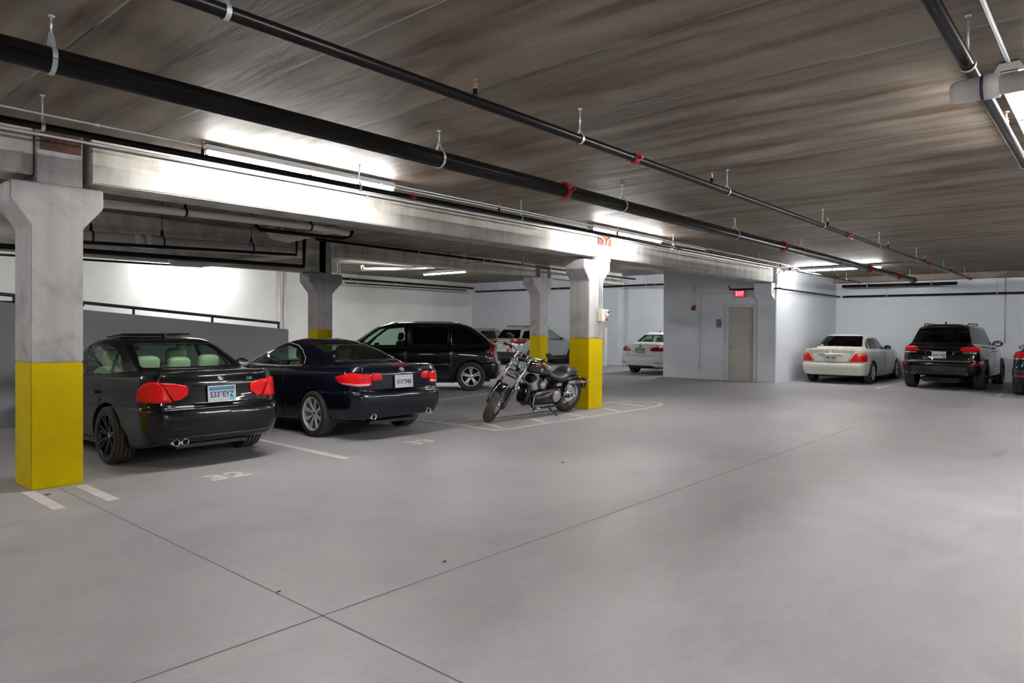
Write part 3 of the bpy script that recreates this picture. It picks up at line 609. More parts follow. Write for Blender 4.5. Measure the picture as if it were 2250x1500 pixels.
# ------------------------------------------------------------------ car paint and trim
def paint(name, col, rough=0.28, metal=0.0, coat=1.0):
    m = plain(name, col, rough, metal, coat, spec=0.12); m.node_tree.nodes['Principled BSDF'].inputs['Coat IOR'].default_value = 1.36; return m
M.update(black=paint('black_car_paint', (0.0022, 0.0022, 0.0025)), navy=paint('navy_car_paint', (0.002, 0.003, 0.009)), softtop=plain('black_fabric_roof', (0.008, 0.009, 0.016), .75),
         pearl=paint('pearl_white_paint', (0.60, 0.60, 0.52), .35), whitep=paint('white_car_paint', (0.66, 0.67, 0.66), .35), silver=paint('silver_car_paint', (0.36, 0.37, 0.38), .4, .35),
         tan=paint('tan_car_paint', (0.30, 0.20, 0.16), .4, .3), bluep=paint('dark_blue_car_paint', (0.006, 0.014, 0.035)),
         glassc=glass('clear_window_glass', (0.66, 0.82, 0.74)), glasst=glass('tinted_window_glass', (0.14, 0.19, 0.17)), glassd=glass('privacy_window_glass', (0.03, 0.035, 0.035)),
         glassm=glass('smoked_window_glass', (0.10, 0.11, 0.12)),
         rubber=plain('tyre_rubber', (0.018, 0.017, 0.016), .75), tread=plain('dusty_tyre_tread', (0.085, 0.075, 0.065), .9, var=.15),
         alloy=plain('silver_alloy', (0.58, 0.60, 0.64), .30, .35), blackalloy=plain('black_alloy', (0.004, 0.004, 0.004), .3, 0, .25, spec=.2), chrome=plain('chrome', (0.80, 0.82, 0.85), .09, 1.0),
         trim=plain('black_trim', (0.012, 0.012, 0.013), .45), seam=plain('panel_gap', (0.004, 0.004, 0.004), .9), gapgrey=plain('panel_gap_light', (0.10, 0.10, 0.10), .9),
         lens=None, lensd=None, lenspink=plain('clear_pink_lens', (0.62, 0.22, 0.24), .2, 0, 1), lenso=plain('orange_lens', (0.75, 0.22, 0.08), .2, 0, 1),
         leather=plain('cream_leather', (0.56, 0.60, 0.42), .5), leatherb=plain('brown_leather', (0.16, 0.10, 0.08), .5), cloth=plain('black_interior', (0.012, 0.012, 0.012), .85),
         clothg=plain('grey_interior', (0.25, 0.27, 0.25), .8), platew=plain('plate_white', (0.50, 0.54, 0.60), .4), plateb=plain('plate_blue', (0.02, 0.16, 0.32), .4), platetxt=plain('plate_text', (0.02, 0.03, 0.08), .5),
         platetxt2=plain('plate_text_red', (0.35, 0.03, 0.04), .5), teal=plain('teal_sticker', (0.0, 0.55, 0.50), .4), yel=plain('orange_sticker', (0.85, 0.45, 0.08), .5), satin=plain('satin_silver', (0.55, 0.56, 0.56), .3, .6))
def lensmat(name, c, e):
    m = plain(name, c, .25, 0, 0.7, spec=.1); m.node_tree.nodes['Principled BSDF'].inputs['Coat IOR'].default_value = 1.38; return m
M['lens'] = lensmat('red_tail_lens', (0.62, 0.004, 0.006), 0); M['lensd'] = lensmat('dark_red_tail_lens', (0.22, 0.002, 0.004), 0)

def pchip(xs, ys, x):
    xs = np.asarray(xs, float); ys = np.asarray(ys, float); x = np.clip(np.asarray(x, float), xs[0], xs[-1])
    h = np.diff(xs); d = np.diff(ys)/h; m = np.zeros(len(xs))
    for i in range(1, len(xs)-1):
        if d[i-1]*d[i] > 0:
            w1 = 2*h[i]+h[i-1]; w2 = h[i]+2*h[i-1]; m[i] = (w1+w2)/(w1/d[i-1]+w2/d[i])
    m[0], m[-1] = d[0], d[-1]
    k = np.clip(np.searchsorted(xs, x)-1, 0, len(h)-1); t = (x-xs[k])/h[k]
    return ((1+2*t)*(1-t)**2*ys[k]+t*(1-t)**2*h[k]*m[k]+t*t*(3-2*t)*ys[k+1]+t*t*(t-1)*h[k]*m[k+1])

def loop_pts(L, ym):
    """half outline (x>=0) from rear centre to front centre; L: yr,yf,wr,w,wf,cr,cf,rr,rf,z"""
    yr, yf, wr, w_, wf, cr, cf, rr, rf = [L[k] for k in ('yr', 'yf', 'wr', 'w', 'wf', 'cr', 'cf', 'rr', 'rf')]
    out = []
    xa = wr-rr
    for t in np.linspace(0, 1, 9)[:-1]:
        x = xa*t; out.append((x, yr+cr*(x/wr)**2))
    yc = yr+cr*(xa/wr)**2+rr
    for a in np.linspace(0, math.pi/2, 10)[:-1]:
        out.append((xa+rr*math.sin(a), yc-rr*math.cos(a)))
    xb = wf-rf; yd = yf-cf*(xb/wf)**2-rf
    for t in np.linspace(0, 1, 45)[:-1]:
        y = yc+(yd-yc)*t
        if y < ym: q = ((ym-y)/(ym-yc))**2.2; x = w_-(w_-wr)*q
        else: q = ((y-ym)/(yd-ym))**2.2; x = w_-(w_-wf)*q
        out.append((x, y))
    for a in np.linspace(0, math.pi/2, 10)[:-1]:
        out.append((xb+rf*math.cos(a), yd+rf*math.sin(a)))
    for t in np.linspace(1, 0, 9):
        x = xb*t; out.append((x, yf-cf*(x/wf)**2))
    pts = np.array(out); z = pchip([q[0] for q in L['z']], [q[1] for q in L['z']], pts[:, 1])
    z = z+L.get('zc', 0)*np.clip(1-(pts[:, 0]/w_)**2, 0, 1)*(1 if not L.get('zconly') else 1)
    return np.column_stack([pts, z])
def car_surface(loops, ym=0.0, sub=4):
    D = dict(cr=.1, cf=.15, rr=.2, rf=.25)
    A = [loop_pts({**D, **L}, ym) for L in loops]
    A = np.array(A)                                   # k, n, 3
    rows = []; K = len(A)
    for k in range(K-1):
        p1, p2 = A[k], A[k+1]; p0 = A[k-1] if k > 0 and not loops[k].get('hard') else p1; p3 = A[k+2] if k < K-2 and not loops[k+1].get('hard') else p2
        # chord-length aware tangents keep tight edges tight
        d1 = np.linalg.norm(p2-p1, axis=1, keepdims=True)+1e-6
        d0 = np.linalg.norm(p1-p0, axis=1, keepdims=True)+1e-6; d2 = np.linalg.norm(p3-p2, axis=1, keepdims=True)+1e-6
        m1 = ((p2-p1)/d1*d0+(p1-p0)/d0*d1)/(d0+d1)*d1 if p0 is not p1 else (p2-p1)
        m2 = ((p3-p2)/d2*d1+(p2-p1)/d1*d2)/(d1+d2)*d1 if p3 is not p2 else (p2-p1)
        ns = sub
        for s_ in range(ns):
            t = s_/ns
            rows.append((1+2*t)*(1-t)**2*p1+t*(1-t)**2*m1+t*t*(3-2*t)*p2+t*t*(t-1)*m2)
    rows.append(A[-1]); R = np.array(rows); n = R.shape[1]
    # mirror
    full = np.concatenate([R, (R*[-1, 1, 1])[:, n-2:0:-1]], axis=1); m = full.shape[1]
    vs = full.reshape(-1, 3).tolist(); fs = []
    for i in range(len(R)-1):
        for j in range(m): fs.append((i*m+j, i*m+(j+1) % m, (i+1)*m+(j+1) % m, (i+1)*m+j))
    o = (len(R)-1)*m                                   # close the roof: join the two halves of the last loop
    for j in range(n-1):
        a, b = o+j, o+j+1; c = o+((m-j-1) % m); d = o+((m-j) % m)
        if j == 0: fs.append((o, o+1, o+m-1))
        elif j == n-2: fs.append((a, b, o+(m-j) % m))
        else: fs.append((a, b, c, d))
    return vs, fs
def to_bm(vs, fs):
    bm = bmesh.new(); V = [bm.verts.new(v) for v in vs]
    for f in fs:
        try: bm.faces.new([V[i] for i in f])
        except ValueError: pass
    bmesh.ops.remove_doubles(bm, verts=bm.verts, dist=1e-5); bmesh.ops.recalc_face_normals(bm, faces=bm.faces)
    for f in bm.faces: f.smooth = True
    return bm
def pip(p, poly):
    x, y = p; c = False; n = len(poly)
    for i in range(n):
        (x1, y1), (x2, y2) = poly[i], poly[(i+1) % n]
        if (y1 > y) != (y2 > y) and x < (x2-x1)*(y-y1)/(y2-y1)+x1: c = not c
    return c
def rounded(poly, r=.03, n=3):
    out = []; P = [Vector(p) for p in poly]; L = len(P)
    for i in range(L):
        a, b, c = P[i-1], P[i], P[(i+1) % L]; rr = min(r, (a-b).length*.45, (c-b).length*.45)
        p, q = b+(a-b).normalized()*rr, b+(c-b).normalized()*rr
        for k in range(n+1):
            t = k/n; out.append(tuple((p*(1-t)**2+b*2*t*(1-t)+q*t*t)))
    return out
def cut_poly(bm, poly, ax, filt):
    """split the faces passing filt along the polygon's edges; ax: the two axes the polygon is drawn in; returns the faces inside"""
    a, b = ax; lo = [min(p[i] for p in poly)-.02 for i in (0, 1)]; hi = [max(p[i] for p in poly)+.02 for i in (0, 1)]
    def cand():
        fsel = []
        for f in bm.faces:
            if not filt(f): continue
            xs = [v.co[a] for v in f.verts]; ys = [v.co[b] for v in f.verts]
            if max(xs) < lo[0] or min(xs) > hi[0] or max(ys) < lo[1] or min(ys) > hi[1]: continue
            fsel.append(f)
        return fsel
    n = len(poly)
    for i in range(n):
        p, q = poly[i], poly[(i+1) % n]
        co = [0, 0, 0]; co[a], co[b] = p[0], p[1]; no = [0, 0, 0]; no[a], no[b] = q[1]-p[1], -(q[0]-p[0])
        ln = math.hypot(no[a], no[b])
        if ln < 1e-7: continue
        mx = [(p[0]+q[0])/2, (p[1]+q[1])/2]; rad = ln/2+.05
        fs = []
        for f in cand():      # only the faces the edge itself comes near
            c = f.calc_center_median()
            if math.hypot(c[a]-mx[0], c[b]-mx[1]) < rad+.06: fs.append(f)
        es = set(e for f in fs for e in f.edges); vs = set(v for f in fs for v in f.verts)
        bmesh.ops.bisect_plane(bm, geom=list(vs)+list(es)+fs, plane_co=co, plane_no=no, dist=1e-5)
    res = []
    for f in cand():
        c = f.calc_center_median()
        if pip((c[a], c[b]), poly): res.append(f)
    return res
def extract(bm, faces, name, mat, parent, solid=0.0, smooth=True):
    idx = {}; vs = []; fs = []
    for f in faces:
        t = []
        for v in f.verts:
            if v not in idx: idx[v] = len(vs); vs.append((v.co.copy(), v.normal.copy()))
            t.append(idx[v])
        fs.append(t)
    V = [p for p, n in vs]; mb = MB(); mb.add(V, fs, 0, smooth)
    if solid > 0:
        o = len(V); from collections import Counter
        ec = Counter(); 
        for f in fs:
            for i in range(len(f)): ec[frozenset((f[i], f[(i+1) % len(f)]))] += 1
        mb.v += [tuple(p-n*solid) for p, n in vs]
        for f in fs:
            mb.f.append(tuple(i+o for i in reversed(f))); mb.m.append(0); mb.sm.append(smooth)
            for i in range(len(f)):
                a, b = f[i], f[(i+1) % len(f)]
                if ec[frozenset((a, b))] == 1: mb.f.append((b, a, a+o, b+o)); mb.m.append(0); mb.sm.append(False)
    ob = mb.build(name, mat, parent, recalc=False)
    bmesh.ops.delete(bm, geom=list(faces), context='FACES'); return ob

class Skin:
    """ray-casts patches onto a body surface"""
    def __init__(s, bm): s.t = BVHTree.FromBMesh(bm)
    def hit(s, o, d):
        r = s.t.ray_cast(Vector(o), Vector(d).normalized())
        return (r[0], r[1]) if r[0] is not None else (None, None)
    def rear(s, x, z): return s.hit((x, -6, z), (0, 1, 0))
    def front(s, x, z): return s.hit((x, 6, z), (0, -1, 0))
    def side(s, y, z, sg): return s.hit((sg*3, y, z), (-sg, 0, 0))
    def top(s, x, y): return s.hit((x, y, 4), (0, 0, -1))
    def wrap(s, u, z, x0, yc, sg):
        """u: distance from the centre line, running round the rear corner centred (x0, yc) and up the side"""
        R = .25; q = R*math.pi/2
        if u < x0: return s.rear(sg*u, z)
        if u < x0+q:
            a = (u-x0)/R; d = Vector((-sg*math.sin(a), math.cos(a), 0)); c = Vector((sg*x0, yc, z)); return s.hit(c-d*3, d)
        return s.side(yc+(u-x0-q), z, sg)
def patch(poly, fn, off=.004, thick=.012, grid=.04, smooth=True):
    """MB of a plate following the surface given by fn(u,v)->(point, normal)"""
    bm = bmesh.new(); f = bm.faces.new([bm.verts.new((p[0], p[1], 0)) for p in poly]); bm.normal_update()
    if f.normal.z < 0: f.normal_flip()
    bmesh.ops.triangulate(bm, faces=bm.faces)
    for ax in (0, 1):
        lo = min(p[ax] for p in poly); hi = max(p[ax] for p in poly); k = math.floor(lo/grid)+1
        while k*grid < hi:
            co = [0, 0, 0]; co[ax] = k*grid; no = [0, 0, 0]; no[ax] = 1
            bmesh.ops.bisect_plane(bm, geom=bm.verts[:]+bm.edges[:]+bm.faces[:], plane_co=co, plane_no=no); k += 1
    bm.verts.ensure_lookup_table(); bm.verts.index_update(); vs = []; ns = []; ok = []
    for v in bm.verts:
        p, n = fn(v.co.x, v.co.y)
        ok.append(p is not None); vs.append((p+n*off) if p is not None else Vector()); ns.append(n if n is not None else Vector((0, 0, 1)))
    mb = MB(); o = len(vs); fs = [[v.index for v in f.verts] for f in bm.faces if all(ok[v.index] for v in f.verts)]
    from collections import Counter
    ec = Counter(frozenset((f[i], f[(i+1) % len(f)])) for f in fs for i in range(len(f)))
    V = [tuple(p) for p in vs]+[tuple(p-n*thick) for p, n in zip(vs, ns)]
    F_, S_ = [], []
    for f in fs:
        F_.append(tuple(f)); S_.append(smooth)
        for i in range(len(f)):
            a, b = f[i], f[(i+1) % len(f)]
            if ec[frozenset((a, b))] == 1: F_.append((b, a, a+o, b+o)); S_.append(False)
    bm.free(); mb.v = V; mb.f = F_; mb.m = [0]*len(F_); mb.sm = S_
    return mb
def ribbon(path, wd, fn, off=.0025, thick=.006, step=.03):
    """a thin strip along a path on the surface"""
    P = [Vector(p) for p in path]; Q = []
    for a, b in zip(P[:-1], P[1:]):
        n = max(1, int((b-a).length/step)); Q += [a.lerp(b, i/n) for i in range(n)]
    Q.append(P[-1]); mb = MB(); rows = []
    for i, p in enumerate(Q):
        t = (Q[min(i+1, len(Q)-1)]-Q[max(i-1, 0)]); t = t.normalized() if t.length > 0 else Vector((1, 0)); n = Vector((-t.y, t.x))*wd/2
        h1, h2 = fn(*(p+n)), fn(*(p-n))
        rows.append(None if h1[0] is None or h2[0] is None else (h1[0]+h1[1]*off, h2[0]+h2[1]*off, h1[0]-h1[1]*thick, h2[0]-h2[1]*thick))
    for a, b in zip(rows[:-1], rows[1:]):
        if a is None or b is None or (a[0]-b[0]).length > .2: continue
        mb.add(list(a)+list(b), [(0, 1, 5, 4), (2, 0, 4, 6), (1, 3, 7, 5)], 0, True)
    return mb
def merge(*ms):
    o = MB()
    for m in ms:
        k = len(o.v); o.v += m.v; o.f += [tuple(i+k for i in f) for f in m.f]; o.m += m.m; o.sm += m.sm
    return o

def make_wheel(parent, c, sg, R=.32, W=.225, Rr=.225, style='star', n=7, mat='alloy', cap='chrome', grooves=4, tread='tread'):
    """sg: +1 right side of the car"""
    mb = MB(); ax = (sg, 0, 0); h = W/2
    prof = [(Rr, -h*.92), (Rr+.012, -h), (Rr+(R-Rr)*.55, -h*1.04), (R-.022, -h*.97), (R-.006, -h*.84)]
    k0 = len(prof)
    gw = .009; gs = np.linspace(-h*.62, h*.62, grooves)
    for q in gs: prof += [(R, q-gw), (R-.010, q-gw*.7), (R-.010, q+gw*.7), (R, q+gw)]
    prof += [(R-.006, h*.84), (R-.022, h*.97), (R-(R-Rr)*.45, h*1.04), (Rr+.012, h), (Rr, h*.92)]
    n_ = 48; a = len(mb.f); mb.lathe(prof, (0, 0, 0), ax, n_)
    for i, f in enumerate(mb.f):
        seg = i//n_
        if k0-1 <= seg < k0+4*grooves: mb.m[i] = 0 if (seg-k0) % 4 in (0, 1, 2) and seg >= k0 else 1
    t = mb.build('wheel', ['rubber', tread], parent); t.location = c
    # rim
    mb = MB()
    mb.lathe([(Rr+.004, h*.92), (Rr+.006, h*.98), (Rr-.006, h*.96), (Rr-.014, h*.80), (Rr-.022, -h*.8), (Rr, -h*.92)], (0, 0, 0), ax, 40)
    mb.lathe([(0, h*.62), (.055, h*.62), (.068, h*.52), (.07, h*.2)], (0, 0, 0), ax, 20)
    RX_ = Matrix.Rotation(0, 3, 'X')
    def spoke(ang, w0, w1, r0=.05, r1=Rr-.008, h0=.60, h1=.86, tk=.022, shift=0.0):
        d = Vector((0, math.cos(ang), math.sin(ang))); e_ = Vector((0, -math.sin(ang), math.cos(ang))); vs = []
        for (r_, w_, hh) in ((r0, w0, h*h0), ((r0+r1)/2, (w0+w1)/2*.9, h*(h0*.45+h1*.55)+.004), (r1, w1, h*h1)):
            for s1 in (-1, 1):
                for dz in (0, -tk):
                    vs.append(d*r_+e_*(s1*w_/2*(1 if dz == 0 else 1.0)+shift*(r_-r0)/(r1-r0))+Vector((sg*(hh+dz), 0, 0)))
        fs = []
        for k in (0, 1):
            q = k*4; fs += [(q, q+2, q+6, q+4), (q+1, q+5, q+7, q+3), (q, q+4, q+5, q+1), (q+2, q+3, q+7, q+6)]
        fs.append((8, 10, 11, 9)); mb.add(vs, fs, 0, False)
    for k in range(n):
        a = 2*math.pi*k/n+.3
        if style == 'star': spoke(a, .030, .062)
        elif style == 'double':
            spoke(a-.06, .020, .018, shift=-.035); spoke(a+.06, .020, .018, shift=.035)
        elif style == 'split':
            spoke(a-.11, .034, .030, shift=-.008); spoke(a+.11, .034, .030, shift=.008)
        elif style == 'mesh': spoke(a, .016, .012, shift=.03); spoke(a, .016, .012, shift=-.03)
        elif style == 'five': spoke(a, .06, .085)
    rim = mb.build('rim', mat, t, bevel=.0025, recalc=True)
    MB().lathe([(0, h*.66), (.026, h*.66), (.03, h*.62)], (0, 0, 0), ax, 16).build('centre_cap', cap, rim)
    MB().lathe([(0, h*.1), (Rr*.78, h*.1), (Rr*.78, -h*.1), (0, -h*.1)], (0, 0, 0), ax, 28).build('brake_disc', 'trim', t)
    return t

def seat(parent, x, y, mat, z=.34, back=.56, head=True, w_=.50, lean=.18, headz=0.0):
    mb = MB()
    mb.rbox((0, .05, .06), (w_, .52, .18), None, 0); o = mb
    Rm = Matrix.Rotation(lean, 3, 'X')
    o.rbox(Vector((0, -.22, .14))+Rm @ Vector((0, 0, back/2)), (w_, .15, back+.04), Rm, 0)
    ob = o.build('seat', mat, parent); ob.location = (x, y, z)
    if head:
        m2 = MB(); c = Vector((0, -.22, .14))+Rm @ Vector((0, 0, back+.13+headz)); m2.rbox(c, (.27, .12, .20), Rm, 0, 3.6)
        hr = m2.build('headrest', mat, ob)
        m3 = MB()
        for s_ in (-.05, .05): m3.tube([Vector((s_, -.22, .14))+Rm @ Vector((0, 0, back-.02)), Vector((s_, -.22, .14))+Rm @ Vector((0, 0, back+.08+headz))], .007, 6)
        m3.build('headrest_post', 'chrome', hr)
    for p in ob.data.polygons: p.use_smooth = True
    return ob

def plate(parent, p, n, txt, band=None, w_=.305, h=.155, tcol='platetxt', frame='chrome', sticker=None, base='platew', top=None, star=False):
    """licence plate facing -y, centred at p"""
    e = MB().box((-w_/2, -.006, -h/2), (w_/2, .0, h/2)).build('licence_plate', base, parent, bevel=.002)
    e.location = p; e.rotation_euler = (math.atan2(n.z, -n.y)*-1 if n is not None else 0, 0, 0)
    R4 = Matrix(((1, 0, 0, 0), (0, 0, -1, 0), (0, 1, 0, 0), (0, 0, 0, 1)))
    if band: MB().box((-w_/2+.004, -.0072, h*.24), (w_/2-.004, -.006, h/2-.004)).build('plate_band', band, e)
    text_mesh('plate_characters', txt, .088, tcol, e, .0006, M4=Matrix.Translation((0, -.0075, -.012)) @ R4, sx=.86*(7/len(txt)), bold=.0022)
    mb = MB(); t_ = .012
    for a, b in (((-w_/2-t_, -.010, -h/2-t_), (w_/2+t_, .002, -h/2)), ((-w_/2-t_, -.010, h/2), (w_/2+t_, .002, h/2+t_)), ((-w_/2-t_, -.010, -h/2), (-w_/2, .002, h/2)), ((w_/2, -.010, -h/2), (w_/2+t_, .002, h/2))): mb.box(a, b)
    mb.build('plate_frame', frame, e, bevel=.002)
    if sticker: MB().box((w_/2-.055, -.0085, -h/2+.005), (w_/2-.01, -.007, -h/2+.04)).build('plate_sticker', sticker, e)
    return e
def mirror(parent, x, y, z, sg, mat, s_=1.0):
    mb = MB(); mb.ball((sg*.13*s_, 0, .04), .10*s_, 0, 14, (1.05, .62, .72)); mb.tube([(0, 0.02, -.02), (sg*.06, .01, .01)], .022, 8)
    o = mb.build('wing_mirror', mat, parent); o.location = (x, y, z)
    MB().box((sg*.13*s_-.075, -.066*s_, .04-.048), (sg*.13*s_+.075, -.058*s_, .04+.048)).build('mirror_glass', 'chrome', o, bevel=.002)
    return o
def exhaust(parent, p, r=.034, L=.22, mat='chrome'):
    o = MB().lathe([(r*.86, .05), (r*.86, 0), (r, -.002), (r, L), (0, L)], (0, 0, 0), (0, 1, 0), 20).build('exhaust_tip', mat, parent); o.location = p
    MB().lathe([(0, .045), (r*.86, .045)], (0, 0, 0), (0, 1, 0), 16).build('exhaust_bore', 'seam', o); return o

def build_car(spec):
    root = empty(spec['name'], spec['loc'], spec['rz'], spec['label'], spec.get('cat', 'car'))
    vs, fs = car_surface(spec['loops'], spec.get('ym', 0.0), spec.get('sub', 4))
    bm = to_bm(vs, fs); sk = Skin(bm); spec['sk'] = sk; bodymat = spec['paint']
    dark_int = spec.get('lining', 'cloth')
    # wheel arches
    ya, yb, Rw = spec['axles'][0], spec['axles'][1], spec['R']; ra = spec.get('arch', Rw+.045)
    wells = []
    for yc in (ya, yb):
        for sg in (-1, 1):
            poly = [(yc+ra*math.cos(a), Rw+ra*math.sin(a)*1.0) for a in np.linspace(0, 2*math.pi, 33)[:-1]]
            F_ = cut_poly(bm, poly, (1, 2), lambda f, sg=sg: f.calc_center_median().x*sg > .35)
            bmesh.ops.delete(bm, geom=F_, context='FACES')
    arch_lip = MB()
    for yc in (ya, yb):
        for sg in (-1, 1):
            pts = []; 
            for a in np.linspace(-.35, math.pi+.35, 30):
                y, z = yc+(ra)*math.cos(a), Rw+(ra)*math.sin(a)
                p, n = sk.side(y, z, sg)
                if p is None: continue
                pts.append(p+n*.001)
            # turned-in lip and well
            vs_ = []
            for p in pts: vs_ += [tuple(p), (p.x-sg*.03, p.y, p.z), (sg*.42, yc+(p.y-yc)*1.08, Rw+(p.z-Rw)*1.08)]
            fs_ = []
            for i in range(len(pts)-1):
                q = i*3; fs_ += [(q, q+1, q+4, q+3), (q+1, q+2, q+5, q+4)]
            arch_lip.add(vs_, fs_, 0, True)
            # inner wall of the well
            c = len(arch_lip.v); ring = [(sg*.42, yc+(p.y-yc)*1.08, Rw+(p.z-Rw)*1.08) for p in pts]
            arch_lip.add(ring+[(sg*.42, yc, .2)], [(i, i+1, len(ring)) for i in range(len(ring)-1)], 0, False)
    # windows
    wins = []
    for (nm, poly, view, gm) in spec['windows']:
        if view in ('rear', 'front'):
            sgn = -1 if view == 'rear' else 1
            F_ = cut_poly(bm, rounded(poly, .035), (0, 2), lambda f, sgn=sgn: f.calc_center_median().y*sgn > spec.get('winsplit', -.2)*1.0 and f.normal.y*sgn > .12)
            wins.append(extract(bm, F_, nm, gm, root, .004))
        else:
            for sg in (-1, 1):
                F_ = cut_poly(bm, rounded(poly, .028), (1, 2), lambda f, sg=sg: f.calc_center_median().x*sg > .3 and f.normal.x*sg > .15)
                wins.append(extract(bm, F_, nm, gm, root, .004))
    # panels taken out as parts of their own
    for (nm, poly, view, mt) in spec.get('panels', []):
        if view == 'rear':
            F_ = cut_poly(bm, rounded(poly, .02, 2), (0, 2), lambda f: f.calc_center_median().y < spec.get('rearsplit', -1.2) and (f.normal.y < -.05 or f.normal.z > .3))
            if F_: extract(bm, F_, nm, mt or bodymat, root, .006)
        elif view == 'band':
            z0, z1 = poly
            F_ = [f for f in bm.faces]; 
        else:
            for sg in (-1, 1):
                F_ = cut_poly(bm, rounded(poly, .03, 2), (1, 2), lambda f, sg=sg: f.calc_center_median().x*sg > .3 and f.normal.x*sg > .1)
                if F_: extract(bm, F_, nm, mt or bodymat, root, .006)
    # the shell with its dark lining
    me = bpy.data.meshes.new('body_shell')
    bm.verts.index_update()
    shell = MB(); vv = [(v.co.copy(), v.normal.copy()) for v in bm.verts]; nF = len(bm.faces)
    shell.v = [tuple(p) for p, n in vv]+[tuple(p-n*.022) for p, n in vv]; o = len(vv)
    for f in bm.faces:
        t = [v.index for v in f.verts]; shell.f.append(tuple(t)); shell.m.append(0); shell.sm.append(True)
        shell.f.append(tuple(i+o for i in reversed(t))); shell.m.append(1); shell.sm.append(True)
    for e_ in bm.edges:
        if len(e_.link_faces) == 1:
            a, b = e_.link_loops[0].vert.index, e_.link_loops[0].link_loop_next.vert.index
            shell.f.append((b, a, a+o, b+o)); shell.m.append(1); shell.sm.append(False)
    bm.free()
    shell = merge(shell, MB())
    k = len(shell.v); shell.v += arch_lip.v; shell.f += [tuple(i+k for i in f) for f in arch_lip.f]; shell.m += [2]*len(arch_lip.f); shell.sm += arch_lip.sm
    L0 = spec['loops'][0]
    und = MB().box((-L0['w']+.10, L0['yr']+.18, .20), (L0['w']-.10, L0['yf']-.15, .26))
    k = len(shell.v)
    ob = shell.build('body_shell', [bodymat, dark_int, 'trim'], root, recalc=False)
    # underbody and cabin floor between the wheel wells
    zf = spec.get('floorz', .24)
    mb = MB().box((-.41, L0['yr']+.12, zf-.04), (.41, L0['yf']-.12, zf)); mb.box((-L0['w']+.06, ya+ra+.02, zf-.05), (L0['w']-.06, yb-ra-.02, zf-.01))
    mb.tube([(0.0, ya+.2, zf-.05), (0, yb-.3, zf-.05)], .045, 8); mb.tube([(-.72, ya, Rw*.95), (.72, ya, Rw*.95)], .04, 8); mb.ball((0, ya, Rw*.92), .11, 0, 10)
    mb.tube([(-.45, L0['yr']+.30, zf+.03), (.45, L0['yr']+.30, zf+.03)], .065, 12)
    mb.build('underbody', 'trim', root)
    # wheels
    tw = spec['track']/2; ws = spec.get('wheel', {})
    for yc in (ya, yb):
        for sg in (-1, 1): make_wheel(root, (sg*tw, yc, Rw), sg, R=Rw, **ws)
    # window surrounds, seams, trims
    for (nm, path, wd, view, mt) in spec.get('ribbons', []):
        ms = []
        if view == 'rear': ms.append(ribbon(path, wd, lambda u, v: sk.rear(u, v)))
        elif view == 'top': ms.append(ribbon(path, wd, lambda u, v: sk.top(u, v)))
        else:
            for sg in (-1, 1): ms.append(ribbon(path, wd, lambda u, v, sg=sg: sk.side(u, v, sg)))
        m_ = merge(*ms)
        if m_.f: m_.build(nm, mt, root)
    # patches: lamps, garnishes
    for q in spec.get('patches', []):
        nm, poly, view, mt = q[:4]; off = q[4] if len(q) > 4 else .006; kids = q[5] if len(q) > 5 else []
        sides = (-1, 1) if view in ('wrap', 'side') else (0,)
        for sg in sides:
            x0, yc = spec.get('wrapc', (.5, -1.8))
            if view == 'wrap': fn = lambda u, v, sg=sg: sk.wrap(u, v, x0, yc, sg)
            elif view == 'side': fn = lambda u, v, sg=sg: sk.side(u, v, sg)
            elif view == 'rear': fn = lambda u, v: sk.rear(u, v)
            elif view == 'top': fn = lambda u, v: sk.top(u, v)
            m_ = patch(poly, fn, off, off+.008)
            if not m_.f: continue
            p = m_.build(nm, mt, root)
            for (n2, pl2, mt2, off2) in kids:
                m2 = patch(pl2, fn, off2, .006)
                if m2.f: m2.build(n2, mt2, p)
    # door handles
    for (y, z) in spec.get('handles', []):
        for sg in (-1, 1):
            p, n = sk.side(y, z, sg)
            if p is None: continue
            mb = MB(); mb.obox((sg*.028, 0, 0), (.014, .20, .026)); mb.obox((sg*.012, -.08, 0), (.03, .03, .022)); mb.obox((sg*.012, .08, 0), (.03, .03, .022))
            h_ = mb.build('door_handle', spec.get('handlemat', bodymat), root, bevel=.005); h_.location = p
    for sg in (-1, 1):
        if 'mirror' in spec:
            y, z = spec['mirror']; p, n = sk.side(y, z, sg)
            if p is not None: mirror(root, p.x-sg*.02, y, z, sg, spec.get('mirrormat', bodymat), spec.get('mirrors', 1.0))
    for p in spec.get('exhausts', []): exhaust(root, p, spec.get('exr', .036))
    sm = spec.get('seatmat', 'cloth')
    for (x, y, hd, z_, b_) in spec.get('seats', []): seat(root, x, y, sm, z=z_, back=b_, head=hd)
    if 'dash' in spec:
        y, z = spec['dash']; MB().box((-.62, y, z-.30), (.62, y+.40, z)).build('dashboard', 'trim', root, bevel=.05)
        st = MB(); st.tube([(math.cos(a)*.18, 0, math.sin(a)*.18) for a in np.linspace(0, 2*math.pi, 25)[:-1]], .015, 8, closed=True); st.tube([(-.17, 0, 0), (.17, 0, 0)], .02, 6); st.tube([(0, 0, 0), (0, .2, -.05)], .03, 6)
        s2 = st.build('steering_wheel', 'trim', root); s2.location = (-.36, y-.14, z-.02); s2.rotation_euler = (math.radians(-22), 0, 0)
        MB().box((-.11, 0, -.03), (.11, .015, .03)).build('inner_mirror', 'trim', root, bevel=.008).location = (0, spec['mir'][0], spec['mir'][1])
    return root
